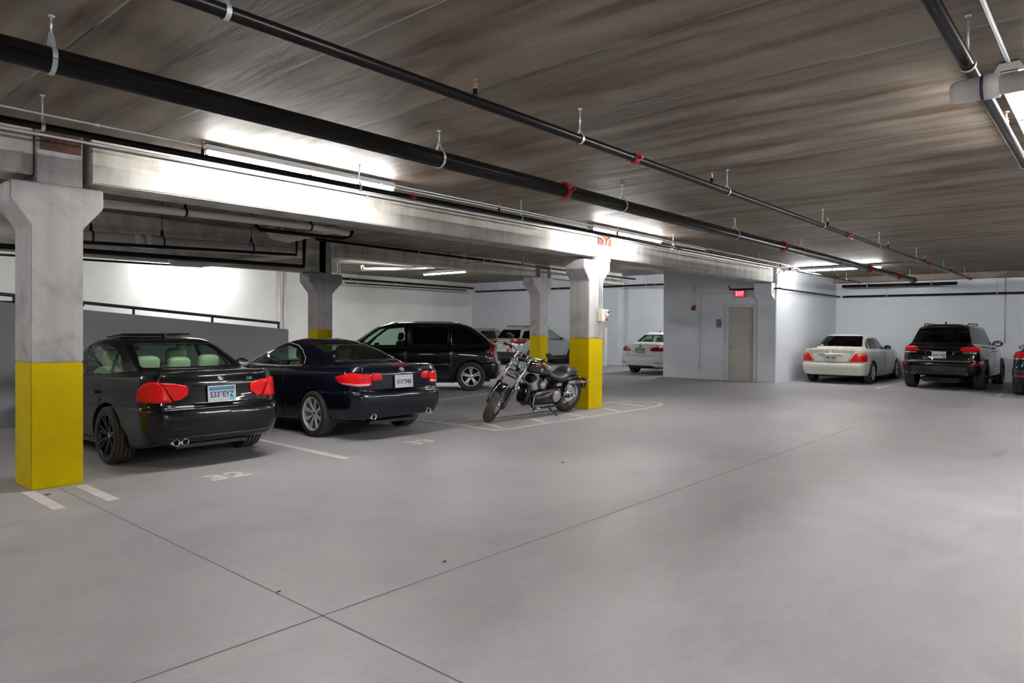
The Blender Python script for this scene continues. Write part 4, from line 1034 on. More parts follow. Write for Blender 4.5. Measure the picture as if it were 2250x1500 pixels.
# ------------------------------------------------------------------ the black sedan
def sp(**k): return k
def sedan_spec():
    Z = lambda *a: list(a)
    loops = [
     sp(yr=-2.12, yf=2.05, wr=.72, w=.80, wf=.72, rr=.22, rf=.3, cr=.05, cf=.15, z=Z((-2.2, .29), (-1.6, .20), (1.8, .18), (2.2, .20))),
     sp(yr=-2.20, yf=2.16, wr=.74, w=.875, wf=.76, rr=.26, rf=.35, cr=.06, cf=.18, z=Z((-2.2, .31), (-1.6, .215), (1.8, .20), (2.2, .22)), hard=1),
     sp(yr=-2.235, yf=2.21, wr=.79, w=.893, wf=.80, rr=.27, rf=.38, cr=.08, cf=.20, z=Z((-2.2, .385), (2.2, .34))),
     sp(yr=-2.265, yf=2.26, wr=.805, w=.905, wf=.82, rr=.27, rf=.40, cr=.09, cf=.22, z=Z((-2.2, .47), (2.2, .46))),
     sp(yr=-2.262, yf=2.255, wr=.81, w=.908, wf=.82, rr=.27, rf=.40, cr=.09, cf=.22, z=Z((-2.2, .60), (2.2, .56))),
     sp(yr=-2.245, yf=2.24, wr=.81, w=.908, wf=.82, rr=.27, rf=.40, cr=.09, cf=.22, z=Z((-2.2, .655), (2.2, .60)), hard=1),
     sp(yr=-2.205, yf=2.225, wr=.80, w=.906, wf=.82, rr=.26, rf=.40, cr=.09, cf=.22, z=Z((-2.2, .675), (-1.6, .67), (2.2, .62)), hard=1),
     sp(yr=-2.185, yf=2.20, wr=.795, w=.906, wf=.81, rr=.26, rf=.40, cr=.10, cf=.24, z=Z((-2.2, .80), (0, .72), (2.2, .66))),
     sp(yr=-2.175, yf=2.17, wr=.785, w=.898, wf=.80, rr=.26, rf=.40, cr=.10, cf=.26, z=Z((-2.2, .93), (0, .83), (2.2, .70))),
     sp(yr=-2.150, yf=2.10, wr=.765, w=.872, wf=.78, rr=.25, rf=.40, cr=.10, cf=.28, z=Z((-2.2, 1.015), (-1.3, .97), (0, .905), (1.2, .83), (2.2, .73)), zc=.02),
     sp(yr=-2.155, yf=2.05, wr=.745, w=.855, wf=.76, rr=.25, rf=.40, cr=.10, cf=.28, z=Z((-2.2, 1.045), (-1.3, .99), (0, .925), (1.2, .86), (2.2, .745)), zc=.02, hard=1),
     sp(yr=-2.10, yf=1.9, wr=.74, w=.835, wf=.74, rr=.24, rf=.38, cr=.09, cf=.28, z=Z((-2.2, 1.05), (-1.3, 1.00), (0, .935), (1.2, .89), (2.2, .77)), zc=.02),
     sp(yr=-1.66, yf=1.10, wr=.64, w=.79, wf=.68, rr=.16, rf=.20, cr=.03, cf=.12, z=Z((-1.7, 1.07), (-1.35, 1.02), (0, .955), (.8, .94), (1.1, .955)), zc=.015),
     sp(yr=-1.58, yf=1.02, wr=.63, w=.775, wf=.665, rr=.16, rf=.20, cr=.03, cf=.12, z=Z((-1.6, 1.095), (0, .985), (1.0, .985)), zc=.015),
     sp(yr=-1.28, yf=.55, wr=.59, w=.705, wf=.62, rr=.17, rf=.22, cr=.05, cf=.13, z=Z((-1.3, 1.24), (0, 1.17), (.6, 1.18)), zc=.01),
     sp(yr=-.98, yf=.12, wr=.54, w=.615, wf=.57, rr=.18, rf=.24, cr=.06, cf=.13, z=Z((-1.0, 1.365), (-.5, 1.345), (.1, 1.34))),
     sp(yr=-.88, yf=.0, wr=.50, w=.565, wf=.53, rr=.18, rf=.24, cr=.06, cf=.12, z=Z((-.9, 1.39), (-.4, 1.385), (.0, 1.375))),
     sp(yr=-.70, yf=-.12, wr=.36, w=.42, wf=.40, rr=.15, rf=.15, cr=.05, cf=.08, z=Z((-.8, 1.408), (-.4, 1.412), (-.1, 1.395))),
     sp(yr=-.58, yf=-.24, wr=.05, w=.06, wf=.05, rr=.02, rf=.02, cr=.0, cf=.0, z=Z((-.6, 1.418), (-.2, 1.415))),
    ]
    lampL = [(.49, .925), (.60, .945), (.62, .945)]
    spec = dict(name='sedan_car', label='black four-door sedan with cream seats, parked beside the nearest yellow column', paint='black', loops=loops, ym=-.1,
        axles=(-1.275, 1.485), R=.325, track=1.53, winsplit=.0, rearsplit=-1.0,
        wheel=dict(W=.235, Rr=.235, style='split', n=7, mat='blackalloy', cap='chrome', grooves=4),
        windows=[('rear_window', [(-.60, 1.085), (.60, 1.085), (.475, 1.345), (-.475, 1.345)], 'rear', 'glassc'),
                 ('windscreen', [(-.66, 1.0), (.66, 1.0), (.53, 1.32), (-.53, 1.32)], 'front', 'glassc'),
                 ('rear_door_window', [(-1.02, .995), (-.27, .985), (-.27, 1.315), (-.62, 1.325), (-.90, 1.255)], 'side', 'glassc'),
                 ('quarter_window', [(-1.26, 1.03), (-1.05, 1.00), (-.95, 1.23), (-1.03, 1.20)], 'side', 'glassc'),
                 ('front_door_window', [(-.20, .985), (.78, .975), (.30, 1.24), (.02, 1.315), (-.20, 1.32)], 'side', 'glassc')],
        panels=[('boot_lid', [(-.60, .70), (.60, .70), (.66, .93), (.62, 1.04), (.60, 1.068), (-.60, 1.068), (-.62, 1.04), (-.66, .93)], 'rear', None),
                ('rear_door', [(-1.03, .55), (-.93, .40), (-.93, .26), (-.235, .26), (-.235, .93), (-1.12, .945), (-1.16, .75)], 'side', None),
                ('front_door', [(-.225, .26), (.90, .26), (.92, .60), (.88, .90), (-.225, .93)], 'side', None)],
        wrapc=(.55, -1.90),
        patches=[('tail_light', [(.525, .735), (.66, .728), (.90, .745), (.93, .79), (.915, .86), (.85, .925), (.79, .95), (.67, .955), (.61, .89)][::1], 'wrap', 'lens', .010,
                    []),
                 ('boot_light', [(.37, .795), (.44, .755), (.51, .745), (.60, .885), (.655, .945), (.50, .93), (.375, .905), (.355, .87)], 'wrap', 'lens', .012, []),
                 ('bumper_valance', [(-.62, .325), (.62, .325), (.60, .36), (-.60, .36)], 'rear', 'trim', .008),
                 ('number_recess_trim', [(-.30, .705), (.30, .705), (.30, .712), (-.30, .712)], 'rear', 'chrome', .010),
                 ('boot_lip_highlight', [(-.30, .895), (.30, .895), (.30, .905), (-.30, .905)], 'rear', 'black', .016)],
        ribbons=[('window_surround', [(-1.30, 1.035), (-.9, .985), (-.2, .968), (.85, .958)], .012, 'side', 'trim'),
                 ('door_gap', [(-.23, .95), (-.23, .26)], .007, 'side', 'seam'), ('sill_gap', [(-.95, .265), (.95, .265)], .008, 'side', 'seam')],
        handles=[(-.98, .80), (.0, .78)], mirror=(.62, .97), exhausts=[(-.50, -2.20, .300), (-.405, -2.205, .300)], exr=.037,
        seatmat='leather', seats=[(-.38, .15, True, .32, .58), (.38, .15, True, .32, .58), (-.36, -.78, True, .34, .50), (.0, -.80, True, .34, .48), (.38, -.78, True, .34, .50)],
        dash=(.80, .93), mir=(.30, 1.25))
    return spec
def placed(spec, rear_axle, head, z=0):
    """put the car so that the middle of its rear axle stands over rear_axle and it points along head (radians from +x)"""
    ya = spec['axles'][0]; rz = head-math.pi/2
    spec['loc'] = (rear_axle[0]-ya*math.cos(head), rear_axle[1]-ya*math.sin(head), z); spec['rz'] = rz; return spec
def roundel(parent, p, r=.038, tilt=0.0):
    e = MB().lathe([(0, -.004), (r, -.004), (r, 0), (0, 0)], (0, 0, 0), (0, 1, 0), 28).build('badge', 'chrome', parent); e.location = p; e.rotation_euler = (tilt, 0, 0)
    MB().lathe([(r*.64, -.0052), (r*.94, -.0052), (r*.94, -.004), (r*.64, -.004)], (0, 0, 0), (0, 1, 0), 28).build('badge_ring', 'trim', e)
    for k, mt in ((0, 'plateb'), (1, 'platew'), (2, 'plateb'), (3, 'platew')):
        mb = MB(); pts = [(0, -.0056, 0)]+[(math.cos(a)*r*.60, -.0056, math.sin(a)*r*.60) for a in np.linspace(k*math.pi/2, (k+1)*math.pi/2, 7)]
        mb.add(pts, [tuple(range(len(pts)))]); mb.build('badge_quarter', mt, e)
    return e
R4S = Matrix(((1, 0, 0, 0), (0, 0, -1, 0), (0, 1, 0, 0), (0, 0, 0, 1)))
def rear_text(parent, sk, x, z, txt, size, mat='satin', sx=1.1, name='model_badge'):
    p, n = sk.rear(x, z); o = text_mesh(name, txt, size, mat, parent, .0015, M4=R4S, sx=sx)
    o.location = p+n*.003; o.rotation_euler = (math.asin(max(-1, min(1, n.z)))*-1*0-math.atan2(n.z, math.hypot(n.x, n.y)), 0, math.atan2(n.x, -n.y)); return o
def rear_plate(root, sk, x, z, txt, **k):
    p, n = sk.rear(x, z); e = plate(root, p+n*.020, None, txt, **k); e.rotation_euler = (-math.atan2(n.z, -n.y), 0, 0); return e
s1 = placed(sedan_spec(), (3.735, 8.57), math.radians(91)); car1 = build_car(s1); sk = s1['sk']
rear_plate(car1, sk, 0, .80, '533*EYZ', band='plateb', sticker='teal')
p, n = sk.rear(0, .965); roundel(car1, p+n*.004, .041, -math.atan2(n.z, -n.y))
rear_text(car1, sk, .36, .955, '328i', .042); 
rear_text(car1, sk, .36, .925, 'xDrive'[:0] or 'i'[:0] or '-', .02) if False else None
# roof fin aerial and the tilted glass of the sunroof
mb = MB(); mb.prism([(-.06, 0), (.07, 0), (.0, .05), (-.055, .065)], 0, -.014, .014); o = mb.build('roof_aerial', 'black', car1, bevel=.006); o.location = (0, -.72, 1.408)
mb = MB(); R_ = Matrix.Rotation(math.radians(-5), 3, 'X'); mb.obox((0, 0, 0), (.84, .52, .018), R_); o = mb.build('sunroof_panel', 'glassd', car1, bevel=.005); o.location = (0, -.28, 1.432)
# ------------------------------------------------------------------ the other cars
def gen(L, W, zr, zbelt=(.98, .93, .90, .74), zdeck=1.05, zhood=.76, zbump=.66, ledge=.04, zbot=(.27, .20, .20), ylip=None, ybb=-1.62, zbb=1.09, yrr=-.88, yrf=.0, yc=1.0, zc_=.96,
        wroof=.56, wg=.79, wsh=.87, rr=.26, crn=.09, ws=.905, tail=0.0, zrr=None, yri=None, tuck=.05, wbr=None, wrr=None, roofc=.03, fr_=.40, nose=.16, belt_y=None, gl=.0, rgr=.16):
    h = L/2; w_ = W/2; zrr = zrr or zr-.03; y0, y1, y2, y3 = belt_y or (-h, -.3, h*.5, h)
    def Zf(r, m, f): return [(-h, r), (0, m), (h, f)]
    zb4 = lambda d: [(-h, zbelt[0]+d), (y1, zbelt[1]+d), (y2, zbelt[2]+d), (h, zbelt[3]+d)]
    ylip = ylip if ylip is not None else -h+.12
    a = w_/.908; wbr = wbr or .93*w_; zmid = (zbump+zbelt[0])/2
    Ls = [sp(yr=-h+.16, yf=h-.2, wr=w_*.80, w=w_*.88, wf=w_*.79, rr=.22, rf=.3, cr=.05, cf=nose, z=Zf(zbot[0]-.02, zbot[1]-.02, zbot[2]-.02)),
          sp(yr=-h+tuck+.02, yf=h-.08, wr=w_*.87, w=w_*.965, wf=w_*.84, rr=.26, rf=.35, cr=.06, cf=nose+.02, z=Zf(*zbot), hard=1),
          sp(yr=-h+.03, yf=h-.04, wr=w_*.915, w=w_*.984, wf=w_*.88, rr=rr, rf=fr_, cr=crn, cf=nose+.04, z=Zf(zbot[0]+.09, .33, .33)),
          sp(yr=-h, yf=h, wr=wbr, w=w_*.998, wf=w_*.90, rr=rr, rf=fr_, cr=crn, cf=nose+.06, z=Zf((zbot[0]+.09+zbump)*.5, .46, .46)),
          sp(yr=-h+.004, yf=h-.01, wr=wbr, w=w_, wf=w_*.90, rr=rr, rf=fr_, cr=crn, cf=nose+.06, z=Zf(zbump-.05, .58, .56)),
          sp(yr=-h+.014, yf=h-.02, wr=wbr, w=w_, wf=w_*.90, rr=rr, rf=fr_, cr=crn, cf=nose+.06, z=Zf(zbump-.01, .62, .60), hard=1),
          sp(yr=-h+.014+ledge, yf=h-.035, wr=wbr-ledge*.3, w=w_*.998, wf=w_*.90, rr=rr, rf=fr_, cr=crn, cf=nose+.06, z=Zf(zbump+.01, .65, .62), hard=1),
          sp(yr=-h+.02+ledge+tail*.35, yf=h-.06, wr=wbr-.015, w=w_*.998, wf=w_*.89, rr=rr, rf=fr_, cr=crn+.01, cf=nose+.08, z=[(-h, zmid), (0, zmid*.93), (h, .66)]),
          sp(yr=-h+.03+ledge+tail*.7, yf=h-.09, wr=wbr-.03, w=w_*.99, wf=w_*.88, rr=rr, rf=fr_, cr=crn+.01, cf=nose+.10, z=[(-h, zbelt[0]*.65+zmid*.35), (y1, zbelt[1]*.7+zmid*.3-.02), (h, zbelt[3]-.05)]),
          sp(yr=ylip-.03, yf=h-.16, wr=wbr-.05, w=w_*.962, wf=w_*.86, rr=rr-.01, rf=fr_, cr=crn+.01, cf=nose+.12, z=zb4(0), zc=.015),
          sp(yr=ylip-.025, yf=h-.21, wr=wbr-.065, w=w_*.943, wf=w_*.84, rr=rr-.01, rf=fr_, cr=crn+.01, cf=nose+.12, z=[(-h, zdeck-.02), (y1, zbelt[1]+.015), (y2, zbelt[2]+.02), (h, zhood-.02)], zc=.02, hard=1),
          sp(yr=ylip+.03, yf=h-.35, wr=wbr-.09, w=w_*.92, wf=w_*.82, rr=rr-.02, rf=fr_-.02, cr=crn, cf=nose+.12, z=[(-h, zdeck-.01), (y1, zbelt[1]+.025), (y2, zbelt[2]+.05), (h, zhood)], zc=.02),
          sp(yr=ybb-.07, yf=yc+.1, wr=wg-.13, w=wg, wf=wg-.11, rr=rgr, rf=.2, cr=.03, cf=.12, z=[(ybb-.07, zbb-.025), (y1, zbelt[1]+.045), (yc, zc_-.02), (yc+.1, zc_)], zc=.015),
          sp(yr=ybb, yf=yc+.02, wr=wg-.145, w=wg-.014, wf=wg-.125, rr=rgr, rf=.2, cr=.03, cf=.12, z=[(ybb, zbb), (y1, zbelt[1]+.075), (yc, zc_+.03)], zc=.015)]
    wm = (wg-.014)*.55+(wroof+.05)*.45
    Ls += [sp(yr=ybb*.55+yrr*.45-.02, yf=(yc*.55+yrf*.45)+.02, wr=wm-.115, w=wm, wf=wm-.085, rr=rgr+.01, rf=.22, cr=.05, cf=.13, z=[(ybb, zbb*.5+zrr*.5+.01), (0, (zbelt[1]+.07)*.5+zrr*.5), (yc, zc_*.5+zrr*.5)], zc=.01),
           sp(yr=yrr-.09, yf=yrf+.12, wr=wroof-.03, w=wroof+.05, wf=wroof, rr=rgr+.02, rf=.24, cr=.06, cf=.13, z=[(yrr-.1, zrr-.025), (0, zrr-.04), (yrf+.1, zrr-.045)]),
           sp(yr=yrr, yf=yrf, wr=wroof-.07, w=wroof, wf=wroof-.04, rr=rgr+.02, rf=.24, cr=.06, cf=.12, z=[(yrr, zrr), (0, zrr), (yrf+.01, zrr-.01)]),
           sp(yr=yrr+.16, yf=yrf-.12, wr=(wroof-.07)*.7, w=wroof*.74, wf=wroof*.7, rr=.15, rf=.15, cr=.05, cf=.08, z=[(yrr, zr-.008), (0, zr-.005), (yrf, zr-.012)]),
           sp(yr=yrr+.28, yf=yrf-.24, wr=.05, w=.06, wf=.05, rr=.02, rf=.02, cr=0, cf=0, z=[(yrr, zr), (yrf, zr)])]
    return Ls
PI2 = math.pi/2
# --- navy convertible with its roof up
L = gen(4.60, 1.80, 1.375, zbelt=(.995, .935, .89, .74), zdeck=1.035, zhood=.75, ylip=-2.17, ybb=-1.52, zbb=1.045, yrr=-.62, yrf=.02, yc=1.02, zc_=.94, wroof=.55, wg=.77, zbump=.66, zrr=1.335, zbot=(.32, .20, .20))
s = sp(name='convertible_car', label='navy two-door convertible with roof up and silver eight-spoke wheels', paint='navy', loops=L, ym=-.1, axles=(-1.30, 1.46), R=.325, track=1.53, winsplit=.0, rearsplit=-1.0,
       wheel=dict(W=.235, Rr=.232, style='star', n=8, mat='alloy', cap='chrome'),
       windows=[('rear_window', [(-.57, 1.075), (.57, 1.075), (.455, 1.295), (-.455, 1.295)], 'rear', 'glassc'),
                ('windscreen', [(-.66, .99), (.66, .99), (.53, 1.29), (-.53, 1.29)], 'front', 'glassc'),
                ('door_window', [(-.78, 1.0), (.80, .975), (.36, 1.20), (.10, 1.275), (-.25, 1.285), (-.52, 1.235), (-.72, 1.12)], 'side', 'glassc')],
       panels=[('boot_lid', [(-.60, .70), (.60, .70), (.66, .93), (.62, 1.03), (.60, 1.068), (-.60, 1.068), (-.62, 1.03), (-.66, .93)], 'rear', None),
               ('door', [(-.58, .26), (.90, .26), (.92, .60), (.88, .88), (-.52, .93), (-.60, .6)], 'side', None)],
       wrapc=(.55, -1.92), exhausts=[(-.50, -2.245, .335), (.50, -2.245, .335)], exr=.040, handles=[(-.30, .80)], mirror=(.62, .95),
       patches=[('tail_light', [(.52, .765), (.70, .752), (.98, .80), (1.06, .875), (.95, .90), (.80, .935), (.62, .915), (.52, .905)], 'wrap', 'lens', .010, [('reversing_lens', [(.55, .762), (.70, .752), (.92, .785), (.92, .80), (.70, .785), (.55, .79)], 'lenspink', .013)]),
                ('boot_light', [(.36, .83), (.51, .825), (.51, .925), (.40, .925), (.355, .89)], 'wrap', 'lens', .010, []),
                ('high_brake_light', [(-.16, 1.012), (.16, 1.012), (.16, 1.028), (-.16, 1.028)], 'rear', 'lensd', .005),
                ('number_recess_trim', [(-.30, .71), (.30, .71), (.30, .717), (-.30, .717)], 'rear', 'navy', .012)],
       ribbons=[('window_surround', [(-.84, 1.00), (-.3, .968), (.85, .955)], .012, 'side', 'satin'), ('roof_edge_trim', [(-.86, 1.01), (-.82, 1.10), (-.66, 1.21), (-.50, 1.275), (-.25, 1.315), (.10, 1.31), (.40, 1.22), (.80, 1.0)], .012, 'side', 'satin'),
                ('roof_seam', [(.62, 1.08), (.50, 1.31)], .010, 'rear', 'seam'), ('rear_window_frame', [(-.54, 1.075), (.54, 1.075)], .014, 'rear', 'trim')],
       seatmat='leatherb', seats=[(-.36, .05, True, .32, .58), (.36, .05, True, .32, .58), (-.34, -.80, False, .36, .42), (.34, -.80, False, .36, .42)], dash=(.80, .92), mir=(.28, 1.22))
s2 = placed(s, (6.42, 8.62), math.radians(90)); car2 = build_car(s2); sk = s2['sk']
rear_plate(car2, sk, .0, .80, '511*74B', frame='satin', sticker='yel')
p, n = sk.rear(0, .965); roundel(car2, p+n*.004, .040, -math.atan2(n.z, -n.y))
rear_text(car2, sk, .34, .945, '335i', .042)
MB().ball((0, 0, 0), .05, 0, 12, (1.2, 1.4, .35)).build('roof_latch_cover', 'trim', car2).location = (0, -1.80, 1.062)

# --- black crossover van seen side on
L = gen(4.72, 1.92, 1.71, zbelt=(1.03, 1.02, 1.00, .85), zdeck=1.10, zhood=.90, zbump=.70, ledge=.05, zbot=(.30, .26, .26), ylip=-2.24, ybb=-2.20, zbb=1.14, yrr=-1.42, yrf=.65, yc=1.55, zc_=1.05, wroof=.64, wg=.86, zrr=1.655, tail=.06, roofc=.03, rgr=.26)
s = sp(name='family_van', label='black family van with silver five-spoke wheels, parked side-on behind the motorcycle', cat='van', paint='black', loops=L, ym=-.1, axles=(-1.62, 1.43), R=.36, arch=.41, track=1.62, winsplit=.0, rearsplit=-1.5,
       wheel=dict(W=.235, Rr=.232, style='split', n=5, mat='alloy', cap='chrome'),
       windows=[('rear_window', [(-.64, 1.18), (.64, 1.18), (.54, 1.56), (-.54, 1.56)], 'rear', 'glassd'),
                ('windscreen', [(-.72, 1.10), (.72, 1.10), (.60, 1.62), (-.60, 1.62)], 'front', 'glassc'),
                ('quarter_window', [(-2.0, 1.16), (-1.12, 1.13), (-1.12, 1.56), (-1.45, 1.55), (-1.78, 1.38)], 'side', 'glassd'),
                ('rear_door_window', [(-1.04, 1.13), (-.04, 1.11), (-.04, 1.60), (-1.04, 1.60)], 'side', 'glassd'),
                ('front_door_window', [(.06, 1.10), (1.20, 1.09), (.98, 1.32), (.70, 1.53), (.06, 1.60)], 'side', 'glassc')],
       panels=[('tailgate', [(-.66, .74), (.66, .74), (.72, 1.10), (-.72, 1.10)], 'rear', None), ('rear_door', [(-1.16, .75), (-1.12, .35), (0, .33), (0, 1.07), (-1.16, 1.09)], 'side', None), ('front_door', [(.02, .33), (1.12, .33), (1.22, .70), (1.20, 1.04), (.02, 1.07)], 'side', None)],
       wrapc=(.60, -2.05), handles=[(-.16, .95), (.14, .94)], mirror=(1.05, 1.06), mirrors=1.1,
       patches=[('tail_light', [(.74, .86), (.92, .84), (.98, .98), (.95, 1.18), (.90, 1.24), (.80, 1.24), (.72, 1.08)], 'wrap', 'lensd', .010, []),
                ('bumper_pad', [(-.60, .36), (.60, .36), (.60, .44), (-.60, .44)], 'rear', 'trim', .006),
                ('sill_cladding', [(-1.1, .30), (.95, .30), (.95, .38), (-1.1, .38)], 'side', 'trim', .004)],
       ribbons=[('door_moulding', [(-1.0, .58), (1.1, .56)], .03, 'side', 'black'), ('window_surround', [(-2.1, 1.125), (-1.0, 1.085), (1.25, 1.06)], .014, 'side', 'trim')],
       seatmat='cloth', seats=[(-.40, .55, True, .48, .60), (.40, .55, True, .48, .60), (-.40, -.45, True, .48, .58), (.40, -.45, True, .48, .58), (0, -1.3, True, .48, .52)], dash=(1.2, 1.05), mir=(.72, 1.45))
c3 = GZ(1035, 858); s3 = placed(s, (c3[0]+.80*math.cos(math.radians(42)), c3[1]+.80*math.sin(math.radians(42))), math.radians(132)); car3 = build_car(s3)
for sg in (-1, 1):
    MB().tube([(sg*.50, -1.2, 1.69), (sg*.51, -1.1, 1.717), (sg*.52, .2, 1.717), (sg*.50, .35, 1.69)], .014, 8).build('roof_rail', 'satin', car3)

# --- pearl white sedan by the back wall
L = gen(4.90, 1.88, 1.46, zbelt=(.98, .95, .92, .78), zdeck=1.03, zhood=.80, zbump=.60, ledge=.035, ylip=-2.36, ybb=-1.72, zbb=1.065, yrr=-1.02, yrf=.02, yc=1.05, zc_=.97, wroof=.56, wg=.78, zrr=1.425, zbot=(.27, .20, .20), fr_=.35)
s = sp(name='sedan_car', label='pearl white four-door sedan parked against the back wall beside the black SUV', paint='pearl', loops=L, ym=-.1, axles=(-1.40, 1.50), R=.32, track=1.61, winsplit=.0, rearsplit=-1.2,
       wheel=dict(W=.205, Rr=.205, style='five', n=7, mat='alloy', cap='chrome'),
       windows=[('rear_window', [(-.63, 1.085), (.63, 1.085), (.52, 1.40), (-.52, 1.40)], 'rear', 'glassd'),
                ('windscreen', [(-.66, 1.02), (.66, 1.02), (.54, 1.34), (-.54, 1.34)], 'front', 'glassm'),
                ('quarter_window', [(-1.33, 1.035), (-1.14, 1.02), (-1.08, 1.28), (-1.18, 1.22)], 'side', 'glassd'),
                ('rear_door_window', [(-1.10, 1.02), (-.26, 1.005), (-.26, 1.335), (-.80, 1.335), (-1.04, 1.285)], 'side', 'glassm'),
                ('front_door_window', [(-.20, 1.005), (.80, .99), (.34, 1.26), (.08, 1.33), (-.20, 1.335)], 'side', 'glassm')],
       panels=[('boot_lid', [(-.46, .63), (.46, .63), (.60, .93), (.60, 1.055), (-.60, 1.055), (-.60, .93)], 'rear', None), ('rear_door', [(-1.12, .60), (-1.0, .42), (-.98, .26), (-.235, .26), (-.235, .975), (-1.18, .985), (-1.20, .8)], 'side', None), ('front_door', [(-.225, .26), (.92, .26), (.94, .62), (.90, .95), (-.225, .975)], 'side', None)],
       wrapc=(.56, -2.0), handles=[(-1.02, .84), (-.02, .83)], mirror=(.66, 1.0), mirrormat='trim',
       patches=[('tail_light', [(.50, .655), (.98, .655), (1.03, .73), (.97, .90), (.70, .895), (.62, .89)], 'wrap', 'lens', .008, [('light_reflector', [(.66, .825), (.92, .83), (.90, .875), (.68, .87)], 'lenso', .012)]),
                ('chrome_strip', [(-.36, .862), (.36, .862), (.34, .878), (-.34, .878)], 'rear', 'chrome', .016),
                ('bumper_strip', [(-.72, .600), (.72, .600), (.72, .612), (-.72, .612)], 'rear', 'chrome', .006),
                ('side_moulding', [(-1.12, .60), (1.0, .60), (1.0, .615), (-1.12, .615)], 'side', 'satin', .005)],
       ribbons=[('door_gap', [(-.23, .98), (-.23, .26)], .007, 'side', 'gapgrey'), ('rear_door_gap', [(-.98, .26), (-1.0, .42), (-1.12, .60), (-1.19, .80), (-1.17, .99)], .007, 'side', 'gapgrey'), ('front_door_gap', [(.93, .26), (.95, .62), (.91, .95)], .007, 'side', 'gapgrey'),
                ('boot_gap', [(-.60, 1.05), (-.60, .92), (-.46, .635), (.46, .635), (.60, .92), (.60, 1.05)], .007, 'rear', 'gapgrey'), ('window_surround', [(-1.38, 1.02), (-.9, 1.0), (-.2, .985), (.86, .975)], .010, 'side', 'satin')],
       seatmat='cloth', seats=[(-.36, .1, True, .32, .58), (.36, .1, True, .32, .58), (-.36, -.85, True, .34, .50), (.36, -.85, True, .34, .50)], dash=(.85, .94), mir=(.3, 1.27))
s4 = placed(s, (22.55, 6.41), math.radians(0)); car4 = build_car(s4); sk = s4['sk']
rear_plate(car4, sk, 0, .775, '588*14R', w_=.29, h=.14, frame='satin', sticker=None)
p, n = sk.rear(0, .94); mb = MB(); mb.tube([(-.035, 0, .0), (-.012, 0, -.04), (.012, 0, -.04), (.035, 0, 0), (.03, 0, .03)], .004, 6); mb.tube([(-.015, 0, .03), (0, 0, -.02), (.015, 0, .03)], .004, 6)
o = mb.build('badge', 'chrome', car4); o.location = p+n*.004
rear_text(car4, sk, .46, .935, '3.5RL', .030, 'satin'); rear_text(car4, sk, -.47, .93, 'ACURA', .028, 'satin')
p, n = sk.rear(-.48, 1.11); MB().box((-.05, -.003, -.018), (.05, .003, .018)).build('window_sticker', 'yel', car4).location = p+n*.006

